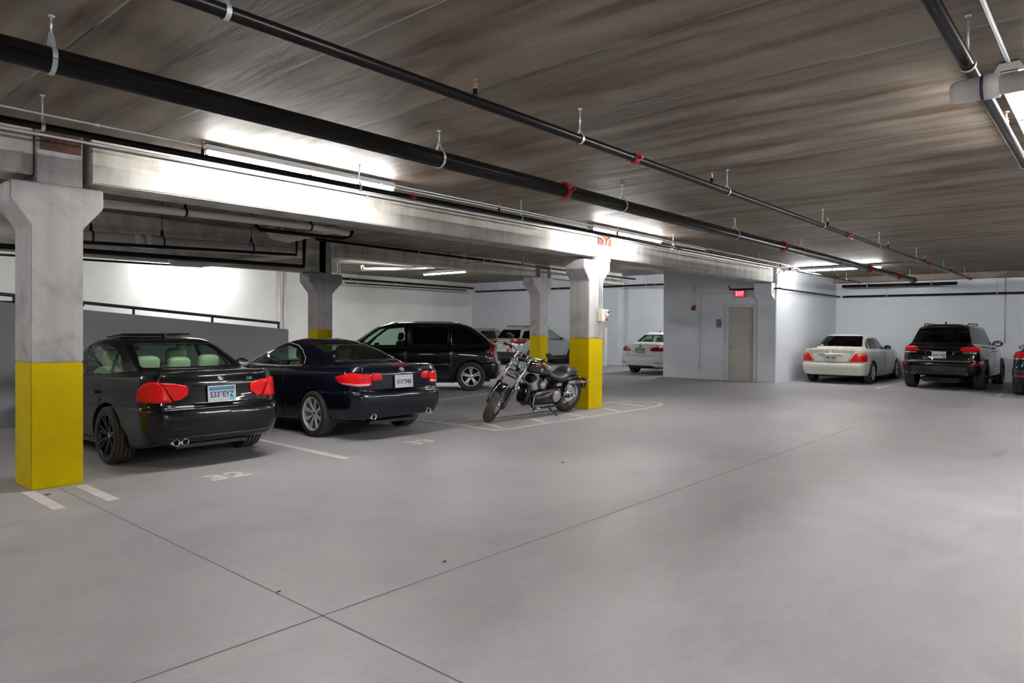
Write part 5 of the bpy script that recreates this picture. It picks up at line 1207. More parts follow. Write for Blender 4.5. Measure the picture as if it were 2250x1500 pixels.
# --- black SUV-like suv
L = gen(4.80, 1.93, 1.76, zbelt=(1.12, 1.08, 1.05, .95), zdeck=1.17, zhood=.98, zbump=.76, ledge=.05, zbot=(.42, .33, .33), ylip=-2.32, ybb=-2.24, zbb=1.24, yrr=-1.72, yrf=.15, yc=1.05, zc_=1.12, wroof=.60, wg=.86, zrr=1.70, tail=.05, rgr=.15, rr=.24)
s = sp(name='suv_car', label='glossy black off-road SUV with plate and red lamps, against the back wall', cat='suv', paint='black', loops=L, ym=-.1, axles=(-1.44, 1.475), R=.385, arch=.44, track=1.63, winsplit=.0, rearsplit=-1.5,
       wheel=dict(W=.265, Rr=.255, style='split', n=5, mat='blackalloy', cap='chrome', grooves=5),
       windows=[('rear_window', [(-.70, 1.25), (.70, 1.25), (.60, 1.645), (-.60, 1.645)], 'rear', 'glassm'),
                ('windscreen', [(-.72, 1.16), (.72, 1.16), (.58, 1.64), (-.58, 1.64)], 'front', 'glassm'),
                ('quarter_window', [(-2.0, 1.25), (-1.36, 1.23), (-1.36, 1.60), (-1.62, 1.60), (-1.85, 1.5)], 'side', 'glassm'),
                ('rear_door_window', [(-1.28, 1.22), (-.34, 1.20), (-.34, 1.61), (-1.28, 1.61)], 'side', 'glassm'),
                ('front_door_window', [(-.26, 1.20), (.80, 1.18), (.44, 1.46), (.18, 1.58), (-.26, 1.61)], 'side', 'glassm')],
       panels=[('tailgate', [(-.68, .78), (.68, .78), (.74, 1.19), (-.74, 1.19)], 'rear', None), ('rear_door', [(-1.30, .92), (-1.0, .60), (-.96, .40), (-.30, .38), (-.30, 1.15), (-1.32, 1.17)], 'side', None), ('front_door', [(-.28, .38), (.86, .38), (.90, .80), (.86, 1.12), (-.28, 1.15)], 'side', None)],
       wrapc=(.62, -2.0), handles=[(-.46, 1.02), (.0, 1.01)], mirror=(.60, 1.17), mirrors=1.25, mirrormat='trim', exhausts=[(-.60, -2.32, .44), (.60, -2.32, .44)], exr=.045,
       patches=[('tail_light', [(.50, 1.03), (.98, 1.03), (1.06, 1.08), (1.02, 1.16), (.52, 1.145), (.47, 1.09)], 'wrap', 'lens', .012, []),
                ('lamp_chrome', [(.54, .985), (.96, .985), (.96, 1.005), (.54, 1.005)], 'wrap', 'chrome', .010, []),
                ('rear_reflector', [(.70, .655), (.90, .655), (.90, .725), (.70, .725)], 'wrap', 'lensd', .008, []),
                ('bumper_strip', [(-.70, .765), (.70, .765), (.70, .778), (-.70, .778)], 'rear', 'satin', .010),
                ('lower_bumper', [(-.60, .42), (.60, .42), (.66, .62), (-.66, .62)], 'rear', 'trim', .012),
                ('high_brake_light', [(-.17, 1.672), (.17, 1.672), (.17, 1.688), (-.17, 1.688)], 'rear', 'lensd', .006)],
       ribbons=[('window_surround', [(-2.05, 1.215), (-1.3, 1.185), (.86, 1.155)], .014, 'side', 'satin'), ('window_top_trim', [(-1.95, 1.54), (-1.66, 1.635), (.1, 1.635), (.46, 1.50)], .012, 'side', 'trim')],
       seatmat='cloth', seats=[(-.40, .1, True, .52, .60), (.40, .1, True, .52, .60), (-.40, -.85, True, .52, .58), (.40, -.85, True, .52, .58)], dash=(.85, 1.12), mir=(.3, 1.5))
s5 = placed(s, (22.28, 3.62), math.radians(-1)); car5 = build_car(s5); sk = s5['sk']
rear_plate(car5, sk, 0, .93, '2NG*857', frame='satin', tcol='platetxt', sticker='redpaint')
p, n = sk.rear(0, 1.70); mb = MB(); mb.prism([(-.05, 0), (.06, 0), (.02, .07), (-.045, .085)], 0, -.016, .016); o = mb.build('roof_aerial', 'trim', car5, bevel=.006); o.location = (0, -1.45, 1.745)
for sg in (-1, 1): MB().tube([(sg*.51, -1.50, 1.72), (sg*.52, -1.38, 1.765), (sg*.52, -.1, 1.765), (sg*.51, .05, 1.72)], .017, 8).build('roof_rail', 'trim', car5)
MB().box((-.14, -2.405, .50), (.14, -2.33, .60)).build('tow_cover', 'trim', car5, bevel=.01)
for sg in (-1, 1):  # chrome slivers stand in for light catching the tailgate creases
    mb = MB(); mb.obox((0, 0, 0), (.015, .012, .11), Matrix.Rotation(sg*.35, 3, 'Y')); p, n = sk.rear(sg*.32, .97); mb.build('tailgate_crease_glint', 'chrome', car5).location = p+n*.004

# --- white compact sedan left of the stair block
L = gen(4.63, 1.80, 1.48, zbelt=(.99, .95, .92, .76), zdeck=1.06, zhood=.78, zbump=.62, ledge=.03, ylip=-2.20, ybb=-1.66, zbb=1.10, yrr=-.95, yrf=.05, yc=1.0, zc_=.97, wroof=.56, wg=.77, zrr=1.445, zbot=(.28, .20, .20))
s = sp(name='sedan_car', label='white compact sedan with half its tail hidden by the stair block', paint='whitep', loops=L, ym=-.1, axles=(-1.30, 1.35), R=.315, track=1.53, winsplit=.0, rearsplit=-1.2,
       wheel=dict(W=.205, Rr=.205, style='five', n=6, mat='alloy', cap='chrome'),
       windows=[('rear_window', [(-.60, 1.12), (.60, 1.12), (.49, 1.38), (-.49, 1.38)], 'rear', 'glassc'), ('windscreen', [(-.66, 1.02), (.66, 1.02), (.54, 1.35), (-.54, 1.35)], 'front', 'glassc'),
                ('rear_door_window', [(-1.25, 1.03), (-.26, 1.01), (-.26, 1.35), (-.70, 1.35), (-1.10, 1.24)], 'side', 'glassc'), ('front_door_window', [(-.20, 1.01), (.78, .99), (.34, 1.27), (.08, 1.34), (-.20, 1.35)], 'side', 'glassc')],
       panels=[('boot_lid', [(-.50, .66), (.50, .66), (.62, .95), (.58, 1.09), (-.58, 1.09), (-.62, .95)], 'rear', None)],
       wrapc=(.54, -1.90), handles=[(-1.0, .86), (.0, .85)], mirror=(.64, 1.0),
       patches=[('tail_light', [(.37, .845), (.45, .81), (.95, .81), (1.02, .88), (.95, .945), (.62, .955), (.44, .93)], 'wrap', 'lensd', .008, []),
                ('bumper_ledge', [(-.66, .615), (.66, .615), (.66, .64), (-.66, .64)], 'rear', 'whitep', .014),
                ('garnish', [(-.37, .80), (.37, .80), (.37, .87), (-.37, .87)], 'rear', 'satin', .003),
                ('rear_reflector', [(.55, .405), (.85, .415), (.85, .428), (.55, .428)], 'wrap', 'lensd', .006, []),
                ('lower_valance', [(-.55, .26), (.55, .26), (.48, .315), (-.48, .315)], 'rear', 'trim', .006)],
       ribbons=[('boot_gap', [(-.58, 1.08), (-.62, .95), (-.50, .665), (.50, .665), (.62, .95), (.58, 1.08)], .006, 'rear', 'gapgrey')], exhausts=[(-.60, -2.20, .30)], exr=.034,
       seatmat='clothg', seats=[(-.36, .1, True, .34, .58), (.36, .1, True, .34, .58), (-.36, -.80, True, .34, .52), (.36, -.80, True, .34, .52)], dash=(.82, .94), mir=(.3, 1.27))
s6 = placed(s, (22.0, 12.52), 0.0); car6 = build_car(s6); sk = s6['sk']
rear_plate(car6, sk, 0, .835, '604*BHV', w_=.29, h=.14, frame='trim', band='plateb')
p, n = sk.rear(0, .985); e = MB().lathe([(0, -.004), (.045, -.004), (.045, 0), (0, 0)], (0, 0, 0), (0, 1, 0), 24).build('badge', 'chrome', car6); e.location = p+n*.004; e.rotation_euler = (-math.atan2(n.z, -n.y), 0, 0)
mb = MB()
for sg in (-1, 1): mb.tube([(sg*.028, -.007, .026), (sg*.012, -.007, -.03), (0, -.007, .0)], .0035, 6)
mb.build('badge_letters', 'trim', e)
mb = MB(); mb.prism([(-.05, 0), (.06, 0), (.02, .05), (-.045, .06)], 0, -.014, .014); mb.build('roof_aerial', 'trim', car6, bevel=.005).location = (0, -.85, 1.44)

# --- silver crossover behind the rear column
L = gen(4.57, 1.84, 1.66, zbelt=(1.03, 1.0, .98, .86), zdeck=1.09, zhood=.92, zbump=.70, ledge=.05, zbot=(.33, .26, .26), ylip=-2.20, ybb=-2.14, zbb=1.13, yrr=-1.66, yrf=.2, yc=1.1, zc_=1.04, wroof=.57, wg=.81, zrr=1.60, tail=.05, rgr=.17)
def cross_spec(name, label, pt, rails=True):
    return sp(name=name, label=label, cat='suv', paint=pt, loops=L, ym=-.1, axles=(-1.36, 1.30), R=.345, arch=.395, track=1.58, winsplit=.0, rearsplit=-1.4,
       wheel=dict(W=.22, Rr=.22, style='five', n=6, mat='alloy', cap='chrome'),
       windows=[('rear_window', [(-.66, 1.15), (.66, 1.15), (.54, 1.52), (-.54, 1.52)], 'rear', 'glassd'), ('windscreen', [(-.70, 1.09), (.70, 1.09), (.56, 1.55), (-.56, 1.55)], 'front', 'glassc'),
                ('quarter_window', [(-1.80, 1.16), (-1.25, 1.12), (-1.25, 1.50), (-1.60, 1.44)], 'side', 'glassd'),
                ('rear_door_window', [(-1.18, 1.12), (-.26, 1.10), (-.26, 1.52), (-1.18, 1.50)], 'side', 'glassd'), ('front_door_window', [(-.19, 1.10), (.80, 1.08), (.40, 1.38), (.14, 1.50), (-.19, 1.52)], 'side', 'glassc')],
       panels=[('tailgate', [(-.62, .74), (.62, .74), (.72, 1.10), (-.72, 1.10)], 'rear', None), ('rear_door', [(-1.22, .82), (-.98, .50), (-.94, .34), (-.235, .32), (-.235, 1.05), (-1.24, 1.07)], 'side', None), ('front_door', [(-.225, .32), (.88, .32), (.92, .72), (.88, 1.03), (-.225, 1.05)], 'side', None)],
       wrapc=(.58, -1.85), handles=[(-1.0, .94), (-.02, .93)], mirror=(.64, 1.09), mirrors=1.1,
       patches=[('tail_light', [(.42, 1.02), (.62, .93), (.98, .93), (1.16, 1.04), (1.18, 1.10), (.62, 1.12), (.42, 1.10)], 'wrap', 'lensd', .010, []),
                ('lower_bumper', [(-.66, .34), (.66, .34), (.72, .58), (-.72, .58)], 'rear', 'trim', .010),
                ('sill_cladding', [(-.94, .28), (.90, .28), (.90, .40), (-.94, .40)], 'side', 'trim', .006)],
       ribbons=[('door_gap', [(-.23, 1.06), (-.23, .32)], .008, 'side', 'seam'), ('window_surround', [(-1.85, 1.13), (-1.2, 1.09), (.86, 1.06)], .014, 'side', 'trim')],
       seatmat='cloth', seats=[(-.38, .12, True, .46, .60), (.38, .12, True, .46, .60), (-.38, -.80, True, .46, .56), (.38, -.80, True, .46, .56)], dash=(.88, 1.04), mir=(.3, 1.42))
s7 = placed(cross_spec('crossover_car', 'silver crossover with roof rails partly hidden by the rear yellow column', 'silver'), (22.9, 19.72), math.radians(-3)); car7 = build_car(s7); sk = s7['sk']
for sg in (-1, 1): MB().tube([(sg*.55, -1.50, 1.625), (sg*.56, -1.38, 1.675), (sg*.56, -.1, 1.675), (sg*.55, .05, 1.63)], .017, 8).build('roof_rail', 'trim', car7)
rear_plate(car7, sk, -.0, .90, '704*KLE', w_=.29, h=.14, frame='satin')
MB().tube([(0, -1.45, 1.64), (0, -1.62, 1.80)], .004, 6).build('roof_aerial', 'trim', car7)
rear_text(car7, sk, .50, .86, 'AWD', .04, 'satin')
L = gen(4.57, 1.84, 1.58, zbelt=(1.03, 1.0, .98, .86), zdeck=1.09, zhood=.92, zbump=.70, ledge=.05, zbot=(.33, .26, .26), ylip=-2.20, ybb=-2.14, zbb=1.13, yrr=-1.5, yrf=.2, yc=1.1, zc_=1.04, wroof=.57, wg=.81, zrr=1.53, tail=.05, rgr=.17)
s8 = cross_spec('hatchback_car', 'tan hatchback squeezed between the black van and silver crossover', 'tan'); s8['cat'] = 'car'
s8['windows'] = [(a, [(x, 1.15+(z-1.15)*.84) if z > 1.15 else (x, z) for x, z in pl], v, gm) for a, pl, v, gm in s8['windows']]
s8 = placed(s8, (22.6, 22.45), 0.0); car8 = build_car(s8)
L = gen(4.57, 1.84, 1.68, zbelt=(1.03, 1.0, .98, .86), zdeck=1.09, zhood=.92, zbump=.70, ledge=.05, zbot=(.33, .26, .26), ylip=-2.20, ybb=-2.14, zbb=1.13, yrr=-1.5, yrf=.2, yc=1.1, zc_=1.04, wroof=.57, wg=.81, zrr=1.62, tail=.05, rgr=.17)
s9 = placed(cross_spec('crossover_car', 'dark vehicle whose roof and aerial just show behind the tan hatchback', 'black'), (22.9, 24.36), 0.0); car9 = build_car(s9)
MB().tube([(.2, -1.35, 1.66), (.2, -1.50, 1.86)], .004, 6).build('roof_aerial', 'trim', car9)
# --- dark blue suv cut off by the right edge
L = gen(4.65, 1.88, 1.64, zbelt=(1.03, 1.0, .98, .86), zdeck=1.09, zhood=.92, zbump=.68, ledge=.04, zbot=(.36, .28, .28), ylip=-2.22, ybb=-2.14, zbb=1.13, yrr=-1.5, yrf=.2, yc=1.1, zc_=1.04, wroof=.57, wg=.83, zrr=1.59, tail=.05, rgr=.17)
s10 = cross_spec('crossover_car', 'dark blue car with red lamps, cut by the right edge of the picture', 'bluep')
s10['patches'] = [('tail_light', [(.40, .93), (.98, .93), (1.06, .98), (.98, 1.09), (.42, 1.06)], 'wrap', 'lens', .010, []), ('lamp_chrome', [(.42, .90), (.98, .90), (.98, .92), (.42, .92)], 'wrap', 'chrome', .010, []),
                  ('rear_reflector', [(.60, .48), (.92, .48), (.92, .515), (.60, .515)], 'wrap', 'lens', .008, []), ('lower_bumper', [(-.60, .34), (.60, .34), (.60, .44), (-.60, .44)], 'rear', 'trim', .008)]
s10 = placed(s10, (21.35, 1.10), math.radians(0)); car10 = build_car(s10)
# ------------------------------------------------------------------ the motorcycle (x forward, y to the rider's left, rear tyre touches the origin)
def loft(rings, cap=True, mi=0):
    mb = MB(); n = len(rings[0]); vs = [p for r_ in rings for p in r_]; fs = []
    for i in range(len(rings)-1):
        for k in range(n): fs.append((i*n+k, i*n+(k+1) % n, (i+1)*n+(k+1) % n, (i+1)*n+k))
    mb.add(vs, fs, mi, True)
    if cap: mb.add(rings[0], [tuple(range(n))], mi, True); mb.add(rings[-1], [tuple(range(n-1, -1, -1))], mi, True)
    return mb
def sring(x, zc, hw, hu, hd, n=24, e=2.4, yc=0.0, flat=0.0):
    """rounded section across the bike at x: half width hw, up hu, down hd"""
    out = []
    for k in range(n):
        a = 2*math.pi*k/n; c, s_ = math.cos(a), math.sin(a)
        y = hw*math.copysign(abs(c)**(2/e), c); z = (hu if s_ > 0 else hd)*math.copysign(abs(s_)**(2/e), s_)
        out.append((x, yc+y, zc+z))
    return out
def smooth_rings(tab, n=24, sub=4, e=2.4):
    t = np.array(tab, float); xs = np.arange(len(t)); q = np.linspace(0, len(t)-1, (len(t)-1)*sub+1)
    cols = [pchip(xs, t[:, j], q) for j in range(t.shape[1])]
    return [sring(*[c[i] for c in cols], n=n, e=e) for i in range(len(q))]
def motorcycle(loc, rz, lean, steer, s_=1.0):
    M.update(bikeblack=plain('gloss_black_enamel', (0.004, 0.004, 0.004), .12, 0, .6), satinblack=plain('satin_black_metal', (0.012, 0.012, 0.013), .38, .3), seatleather=plain('black_seat_leather', (0.022, 0.022, 0.026), .42),
             polish=plain('polished_aluminium', (0.62, 0.62, 0.62), .22, 1.0), redlens=plain('red_indicator_lens', (0.75, 0.02, 0.01), .15, 0, 1), lampglass=plain('headlamp_reflector', (0.78, 0.82, 0.84), .18, .7), pinkm=plain('brushed_disc', (0.42, 0.36, 0.36), .4, .6))
    root = empty('motorcycle', loc, rz, 'black and chrome cruiser motorcycle with twin headlamps leaning on its stand', 'motorcycle')
    root.scale = (s_, s_, s_*.945); root.rotation_euler = (-lean, 0, rz); root.rotation_mode = 'XYZ'
    R = .325; WB = 1.80
    # ---- wheels
    def bike_wheel(c, W, Rr, spokes, Mx=None, tread=True, cast=True):
        mb = MB(); prof = []
        h = W/2
        for k in range(17):
            a = math.radians(-100+k*12.5); prof.append((Rr+(R-Rr)*(.30+.70*math.cos(a*.92)) if abs(a) < 1.6 else Rr, h*math.sin(a)))
        prof = [(Rr, -h*.7)]+[(Rr+(R-Rr)*math.cos(a)**.75, h*math.sin(a)) for a in np.linspace(-1.45, 1.45, 17)]+[(Rr, h*.7)]
        mb.lathe(prof, (0, 0, 0), (0, 1, 0), 56); t = mb.build('tyre', 'rubber', root)
        if tread:      # raised tread blocks in slanted rows
            tb = MB()
            for k in range(44):
                a0 = 2*math.pi*k/44
                for row, (y, l_, sk_) in enumerate(((-.36, .24, .5), (-.12, .22, .7), (.12, .22, -.7), (.36, .24, -.5))):
                    a = a0+(math.pi/44 if row in (1, 2) else 0); yy = y*W*1.0; rr = Rr+(R-Rr)*math.cos(math.asin(min(.98, abs(yy)/h)))**.75
                    nrm = Vector((math.cos(a), 0, math.sin(a))); lat = Vector((0, 1, 0)); tg = Vector((-math.sin(a), 0, math.cos(a)))
                    tiltv = math.asin(min(.95, yy/h*.9)); up_ = nrm*math.cos(tiltv)+lat*math.sin(tiltv); la = (lat*math.cos(tiltv)-nrm*math.sin(tiltv))
                    la2 = (la+tg*sk_).normalized(); tg2 = up_.cross(la2)
                    Rm = Matrix((la2, tg2, up_)).transposed(); tb.obox(nrm*(rr-.0005)+lat*yy, (l_*W*1.12, .033, .006), Rm)
            tb.build('tread_blocks', 'tread', t)
        rm = MB(); rm.lathe([(Rr+.004, -h*.72), (Rr+.010, -h*.66), (Rr-.018, -h*.55), (Rr-.028, 0), (Rr-.018, h*.55), (Rr+.010, h*.66), (Rr+.004, h*.72)], (0, 0, 0), (0, 1, 0), 44)
        rm.lathe([(0, -.075), (.035, -.075), (.05, -.05), (.05, .05), (.035, .075), (0, .075)], (0, 0, 0), (0, 1, 0), 20)
        for k in range(spokes):
            a = 2*math.pi*k/spokes+.35
            for da in ((-.16, .16) if cast else (0,)):
                p0 = Vector((math.cos(a+da*.2)*.04, 0, math.sin(a+da*.2)*.04)); p1 = Vector((math.cos(a+da)*(Rr-.022), 0, math.sin(a+da)*(Rr-.022)))
                d = (p1-p0); L_ = d.length; d.normalize(); sd = d.cross(Vector((0, 1, 0)))
                rm.obox((p0+p1)/2, (L_, .035, .024), Matrix((d, Vector((0, 1, 0)), sd)).transposed())
        rim = rm.build('rim', 'polish', t, bevel=.002)
        bd = MB(); bd.lathe([(.07, h*.5+.012), (.145, h*.5+.012), (.145, h*.5+.017), (.07, h*.5+.017), (.07, h*.5+.012)], (0, 0, 0), (0, 1, 0), 30); bd.build('brake_disc', 'satin', t)
        if Mx is None: t.location = c
        else: t.matrix_basis = Mx @ Matrix.Translation(c)
        return t
    bike_wheel((0, 0, R), .185, .215, 5, tread=False)
    # ---- steering frame: everything forward of the head turns about its axis
    rake = math.radians(32); Hs = Vector((1.28, 0, .84)); ax = Vector((math.sin(rake), 0, -math.cos(rake)))
    St = Matrix.Translation(Hs) @ Matrix.Rotation(-steer, 4, ax) @ Matrix.Translation(-Hs)
    fc = Vector((WB, 0, R)); off = Vector((math.cos(rake), 0, math.sin(rake)))     # across the axis, forward
    def q(t_, y, f): return Hs+ax*t_+off*f+Vector((0, y, 0))     # t down the axis, f forward of it
    tw = (fc-Hs).dot(ax); fo = (fc-Hs).dot(off)
    def sbuild(mb, name, mat, parent=root, **k):
        o = mb.build(name, mat, parent, **k)
        if parent is root: o.matrix_basis = St
        return o
    w_ = bike_wheel(tuple(fc), .135, .205, 7, Mx=St)
    for sd, nm in ((1, 'left'), (-1, 'right')):
        y = sd*.118
        lg = sbuild(MB().tube([q(-.16, y, fo), q(.42, y, fo)], .026, 16), 'fork_leg', 'chrome')
        MB().tube([q(.36, y, fo), q(.40, y, fo), q(tw-.02, y*.98, fo), q(tw+.05, y*.98, fo)], [.033, .037, .036, .022], 16).build('fork_slider', 'bikeblack', lg)
        MB().tube([q(.05, y, fo), q(.07, y, fo)], .034, 16).build('fork_collar', 'polish', lg)
        MB().tube([q(-.175, y, fo), q(-.16, y, fo)], .030, 16).build('fork_cap', 'polish', lg)
    for t_, th in ((-.13, .035), (.12, .04)):
        mb = MB(); Rm = Matrix((off, Vector((0, 1, 0)), -ax)).transposed(); mb.obox(q(t_, 0, fo-.01), (.055, .30, th), Rm); sbuild(mb, 'triple_clamp', 'chrome', bevel=.008)
    sbuild(MB().tube([q(.22, -.118, fo-.01), q(.22, .118, fo-.01)], .014, 10), 'fork_brace', 'bikeblack')
    sbuild(MB().tube([q(.14, -.10, fo+.02), q(.19, -.02, fo+.03), q(.14, .09, fo+.02)], .005, 6), 'brake_line', 'satinblack')
    sbuild(MB().tube([Hs-ax*.16, Hs+ax*.12], .034, 14), 'steering_stem', 'satinblack')
    # lamps
    fwd = Vector((math.cos(math.radians(-4)), 0, math.sin(math.radians(-4))))
    for y in (-.068, .068):
        c = q(-.005, y, fo+.055); mb = MB(); mb.lathe([(0, -.11), (.045, -.10), (.064, -.05), (.066, .0), (.060, .006)], c, fwd, 24); o = sbuild(mb, 'headlight', 'bikeblack')
        MB().lathe([(.060, .006), (.066, .010), (.066, -.004)], c, fwd, 24).build('headlight_ring', 'chrome', o)
        mb = MB(); mb.lathe([(0, -.03), (.02, -.028), (.045, -.012), (.060, .004)], c, fwd, 24)
        for k in range(6):
            a = k*math.pi/3; mb.ball(c+Vector((-.008, math.cos(a)*.032, math.sin(a)*.032)), .012, 0, 8)
        mb.build('reflector', 'lampglass', o)
        MB().lathe([(0, .018), (.03, .015), (.052, .009), (.060, .005)], c, fwd, 24).build('lens', M['glassc'], o)
    sbuild(MB().obox(q(-.005, 0, fo+.0), (.04, .20, .11), Matrix((off, Vector((0, 1, 0)), -ax)).transposed()), 'lamp_bracket', 'satinblack', bevel=.01)
    # bar, risers, grips
    hb = q(-.215, 0, fo-.07)
    mb = MB()
    for y in (-.05, .05): mb.tube([q(-.13, y, fo-.03), hb+Vector((0, y, 0))], [.02, .018], 12)
    sbuild(mb, 'riser', 'polish')
    bar = sbuild(MB().tube([hb+Vector((-.14, -.40, -.015)), hb+Vector((-.05, -.24, .02)), hb+Vector((0, -.12, 0)), hb+Vector((0, .12, 0)), hb+Vector((-.05, .24, .02)), hb+Vector((-.14, .40, -.015))], .0135, 12), 'handlebar', 'chrome')
    for sd in (-1, 1):
        a, b = hb+Vector((-.075, sd*.285, .01)), hb+Vector((-.145, sd*.41, -.018))
        g_ = MB().tube([a, b], .0185, 12).build('grip', 'rubber', bar)
        MB().tube([a+Vector((.03, 0, 0)), a+Vector((.055, sd*.02, -.01)), b+Vector((.05, 0, -.012)), b+Vector((.035, sd*.025, -.012))], [.009, .010, .008, .007], 8).build('lever', 'polish', bar)
        MB().obox(a+Vector((.01, -sd*.012, -.004)), (.05, .045, .055)).build('switch_box', 'satinblack', bar, bevel=.008)
        mp = a+Vector((-.01, sd*.05, .13)) if sd > 0 else a+Vector((-.01, sd*.07, .16))
        mi_ = MB(); mi_.ball(mp, .062, 0, 16, (.22, 1.0, .62), Matrix.Rotation(sd*.2, 3, 'X')); mo = mi_.build('mirror', 'bikeblack', bar)
        MB().tube([a, a+Vector((.01, sd*.01, .06)), mp+Vector((0, 0, -.02))], .006, 8).build('mirror_stem', 'satinblack', mo)
        ts = hb+Vector((.02, sd*.27, -.055)); t_o = MB(); t_o.ball(ts, .026, 0, 12); to = t_o.build('turn_signal', 'redlens', bar)
        MB().lathe([(.0, -.05), (.018, -.045), (.029, -.02), (.029, 0)], ts, (1, 0, 0), 14).build('signal_shell', 'chrome', to)
        MB().tube([ts+Vector((-.02, 0, .02)), hb+Vector((-.03, sd*.22, .01))], .006, 6).build('signal_stem', 'chrome', to)
    mb = MB(); mb.obox(hb+Vector((.005, 0, -.055)), (.085, .17, .13), Matrix.Rotation(-.35, 3, 'Y')); rc = sbuild(mb, 'riser_cover', 'bikeblack', bevel=.025)
    for k in range(3): MB().box((hb.x-.015+k*.0, -.03+k*.022, hb.z+.008), (hb.x+.03, -.016+k*.022, hb.z+.0135)).build('cover_stripe', 'polish', rc)
    for sd in (-1, 1): sbuild(MB().tube([hb+Vector((-.06, sd*.26, 0)), hb+Vector((.03, sd*.17, -.10)), Hs+Vector((-.02, sd*.05, -.02))], .006, 6), 'cable', 'satinblack')
    # front fender
    mb = MB(); rings = []
    for a in np.linspace(math.radians(52), math.radians(150), 20):
        rr = R+.030; hw = .078; nrm = Vector((math.cos(a), 0, math.sin(a))); c = fc+nrm*rr; ring = []
        for k in range(9):
            t_ = math.radians(-90+k*22.5); ring.append(c+Vector((0, hw*math.sin(t_), 0))-nrm*(.060*(1-math.cos(t_))))
        ring += [p-nrm*.004 for p in reversed(ring)]; rings.append(ring)
    sbuild(loft(rings), 'front_fender', 'bikeblack')
    for sd in (-1, 1): sbuild(MB().tube([q(tw-.03, sd*.10, fo), fc+Vector((-.04, sd*.085, R*.9))], .009, 8), 'fender_stay', 'bikeblack')
    sbuild(MB().obox(q(tw-.08, .085, fo-.05), (.06, .035, .10), Matrix((off, Vector((0, 1, 0)), -ax)).transposed()), 'brake_caliper', 'satin', bevel=.008)
    # ---- frame
    fr_ = MB(); 
    fr_.tube([Hs+Vector((-.02, 0, 0)), (.95, 0, .82), (.55, 0, .66), (.30, 0, .62)], .030, 12)
    for sd in (-1, 1):
        fr_.tube([Hs+Vector((.02, sd*.03, -.08)), (1.10, sd*.10, .55), (1.02, sd*.12, .22), (.94, sd*.13, .16), (.40, sd*.13, .17), (.26, sd*.13, .30), (.24, sd*.12, .60)], .017, 10)
        fr_.tube([(.30, sd*.12, .62), (.05, sd*.13, .60)], .014, 8)
        fr_.tube([(.34, sd*.13, .30), (.0, sd*.125, R)], .022, 8)
    fr_.build('frame', 'bikeblack', root)
    MB().tube([(0, -.16, R), (0, .16, R)], .018, 12).build('rear_axle', 'chrome', root)
    # oil cooler / front dark bulk
    MB().rbox((1.09, 0, .40), (.10, .24, .34), Matrix.Rotation(-.20, 3, 'Y'), 0, 3.4).build('frame_cover', 'bikeblack', root)
    # ---- engine
    mb = MB(); mb.prism([(.60, .20), (.98, .20), (1.02, .30), (.98, .42), (.86, .48), (.66, .46), (.56, .36)], 1, -.13, .10); mb.build('crankcase', 'satinblack', root, bevel=.018)
    for tl, bx in ((math.radians(24), .87), (math.radians(-24), .72)):
        d = Vector((math.sin(tl), 0, math.cos(tl))); c0 = Vector((bx, 0, .44)); prof = []
        for k in range(11):
            h_ = k*.017; prof += [(.066, h_), (.082, h_+.002), (.082, h_+.008), (.066, h_+.010)]
        mb = MB(); mb.lathe([(0, 0)]+prof+[(0, .19)], c0, d, 24); cy_ = mb.build('engine_cylinder', 'satin', root)
        m2 = MB(); u = d.cross(Vector((0, 1, 0))); Rm = Matrix((u, Vector((0, 1, 0)), d)).transposed()
        m2.obox(c0+d*.225, (.15, .16, .07), Rm); m2.obox(c0+d*.275, (.12, .14, .04), Rm); m2.build('rocker_cover', 'satinblack', cy_, bevel=.016)
        MB().tube([c0+Vector((0, -.11, -.03)), c0+d*.22+Vector((0, -.09, 0))], .012, 8).build('pushrod_tube', 'chrome', cy_)
    o = MB(); o.prism([(.745, .50), (.815, .50), (.835, .60), (.725, .60)], 1, .075, .125); hc = o.build('horn_cover', 'chrome', root, bevel=.012)
    MB().lathe([(0, .15), (.022, .148), (.026, .13), (.026, .10)], (.78, 0, .645), (0, 1, 0), 16).build('horn_knob', 'polish', hc)
    # primary cover: long rounded case on the left
    pts = []
    for a in np.linspace(math.radians(-70), math.radians(110), 10): pts.append((.92+.115*math.cos(a), .335+.115*math.sin(a)))
    for a in np.linspace(math.radians(100), math.radians(290), 12): pts.append((.50+.145*math.cos(a), .355+.140*math.sin(a)))
    mb = MB().prism(pts, 1, .09, .185); pc = mb.build('primary_cover', 'satinblack', root, bevel=.022)
    for p in pc.data.polygons: p.use_smooth = True
    mb = MB(); mb.prism([(.50+(x-.70)*.9-(-.18), .34+(z-.34)*.8) for x, z in pts], 1, .18, .20)
    dc = MB().lathe([(0, .208), (.070, .207), (.090, .200), (.094, .18)], (.50, 0, .355), (0, 1, 0), 36).build('derby_cover', 'pinkm', pc)
    MB().obox((.50, .2085, .355), (.085, .001, .012), Matrix.Rotation(-.12, 3, 'Y')).build('cover_mark', 'satin', dc)
    mb = MB()
    for (x, z) in ((.98, .42), (1.02, .33), (.97, .25), (.70, .465), (.66, .22), (.80, .23)): mb = MB().lathe([(0, .192), (.008, .190), (.009, .18)], (x, 0, z), (0, 1, 0), 8); mb.build('cover_bolt', 'polish', pc)
    MB().box((.30, -.10, .22), (.60, .08, .50)).build('gearbox', 'satinblack', root, bevel=.03)
    MB().obox((.40, 0, .55), (.30, .22, .12)).build('battery_box', 'satinblack', root, bevel=.03)
    b_ = MB().obox((.42, .135, .545), (.13, .03, .05)).build('coil_cover', 'polish', root, bevel=.012)
    # shifter, peg, levers
    MB().tube([(.60, .20, .47), (.98, .205, .445), (1.06, .205, .43)], .009, 8).build('shift_rod', 'chrome', root)
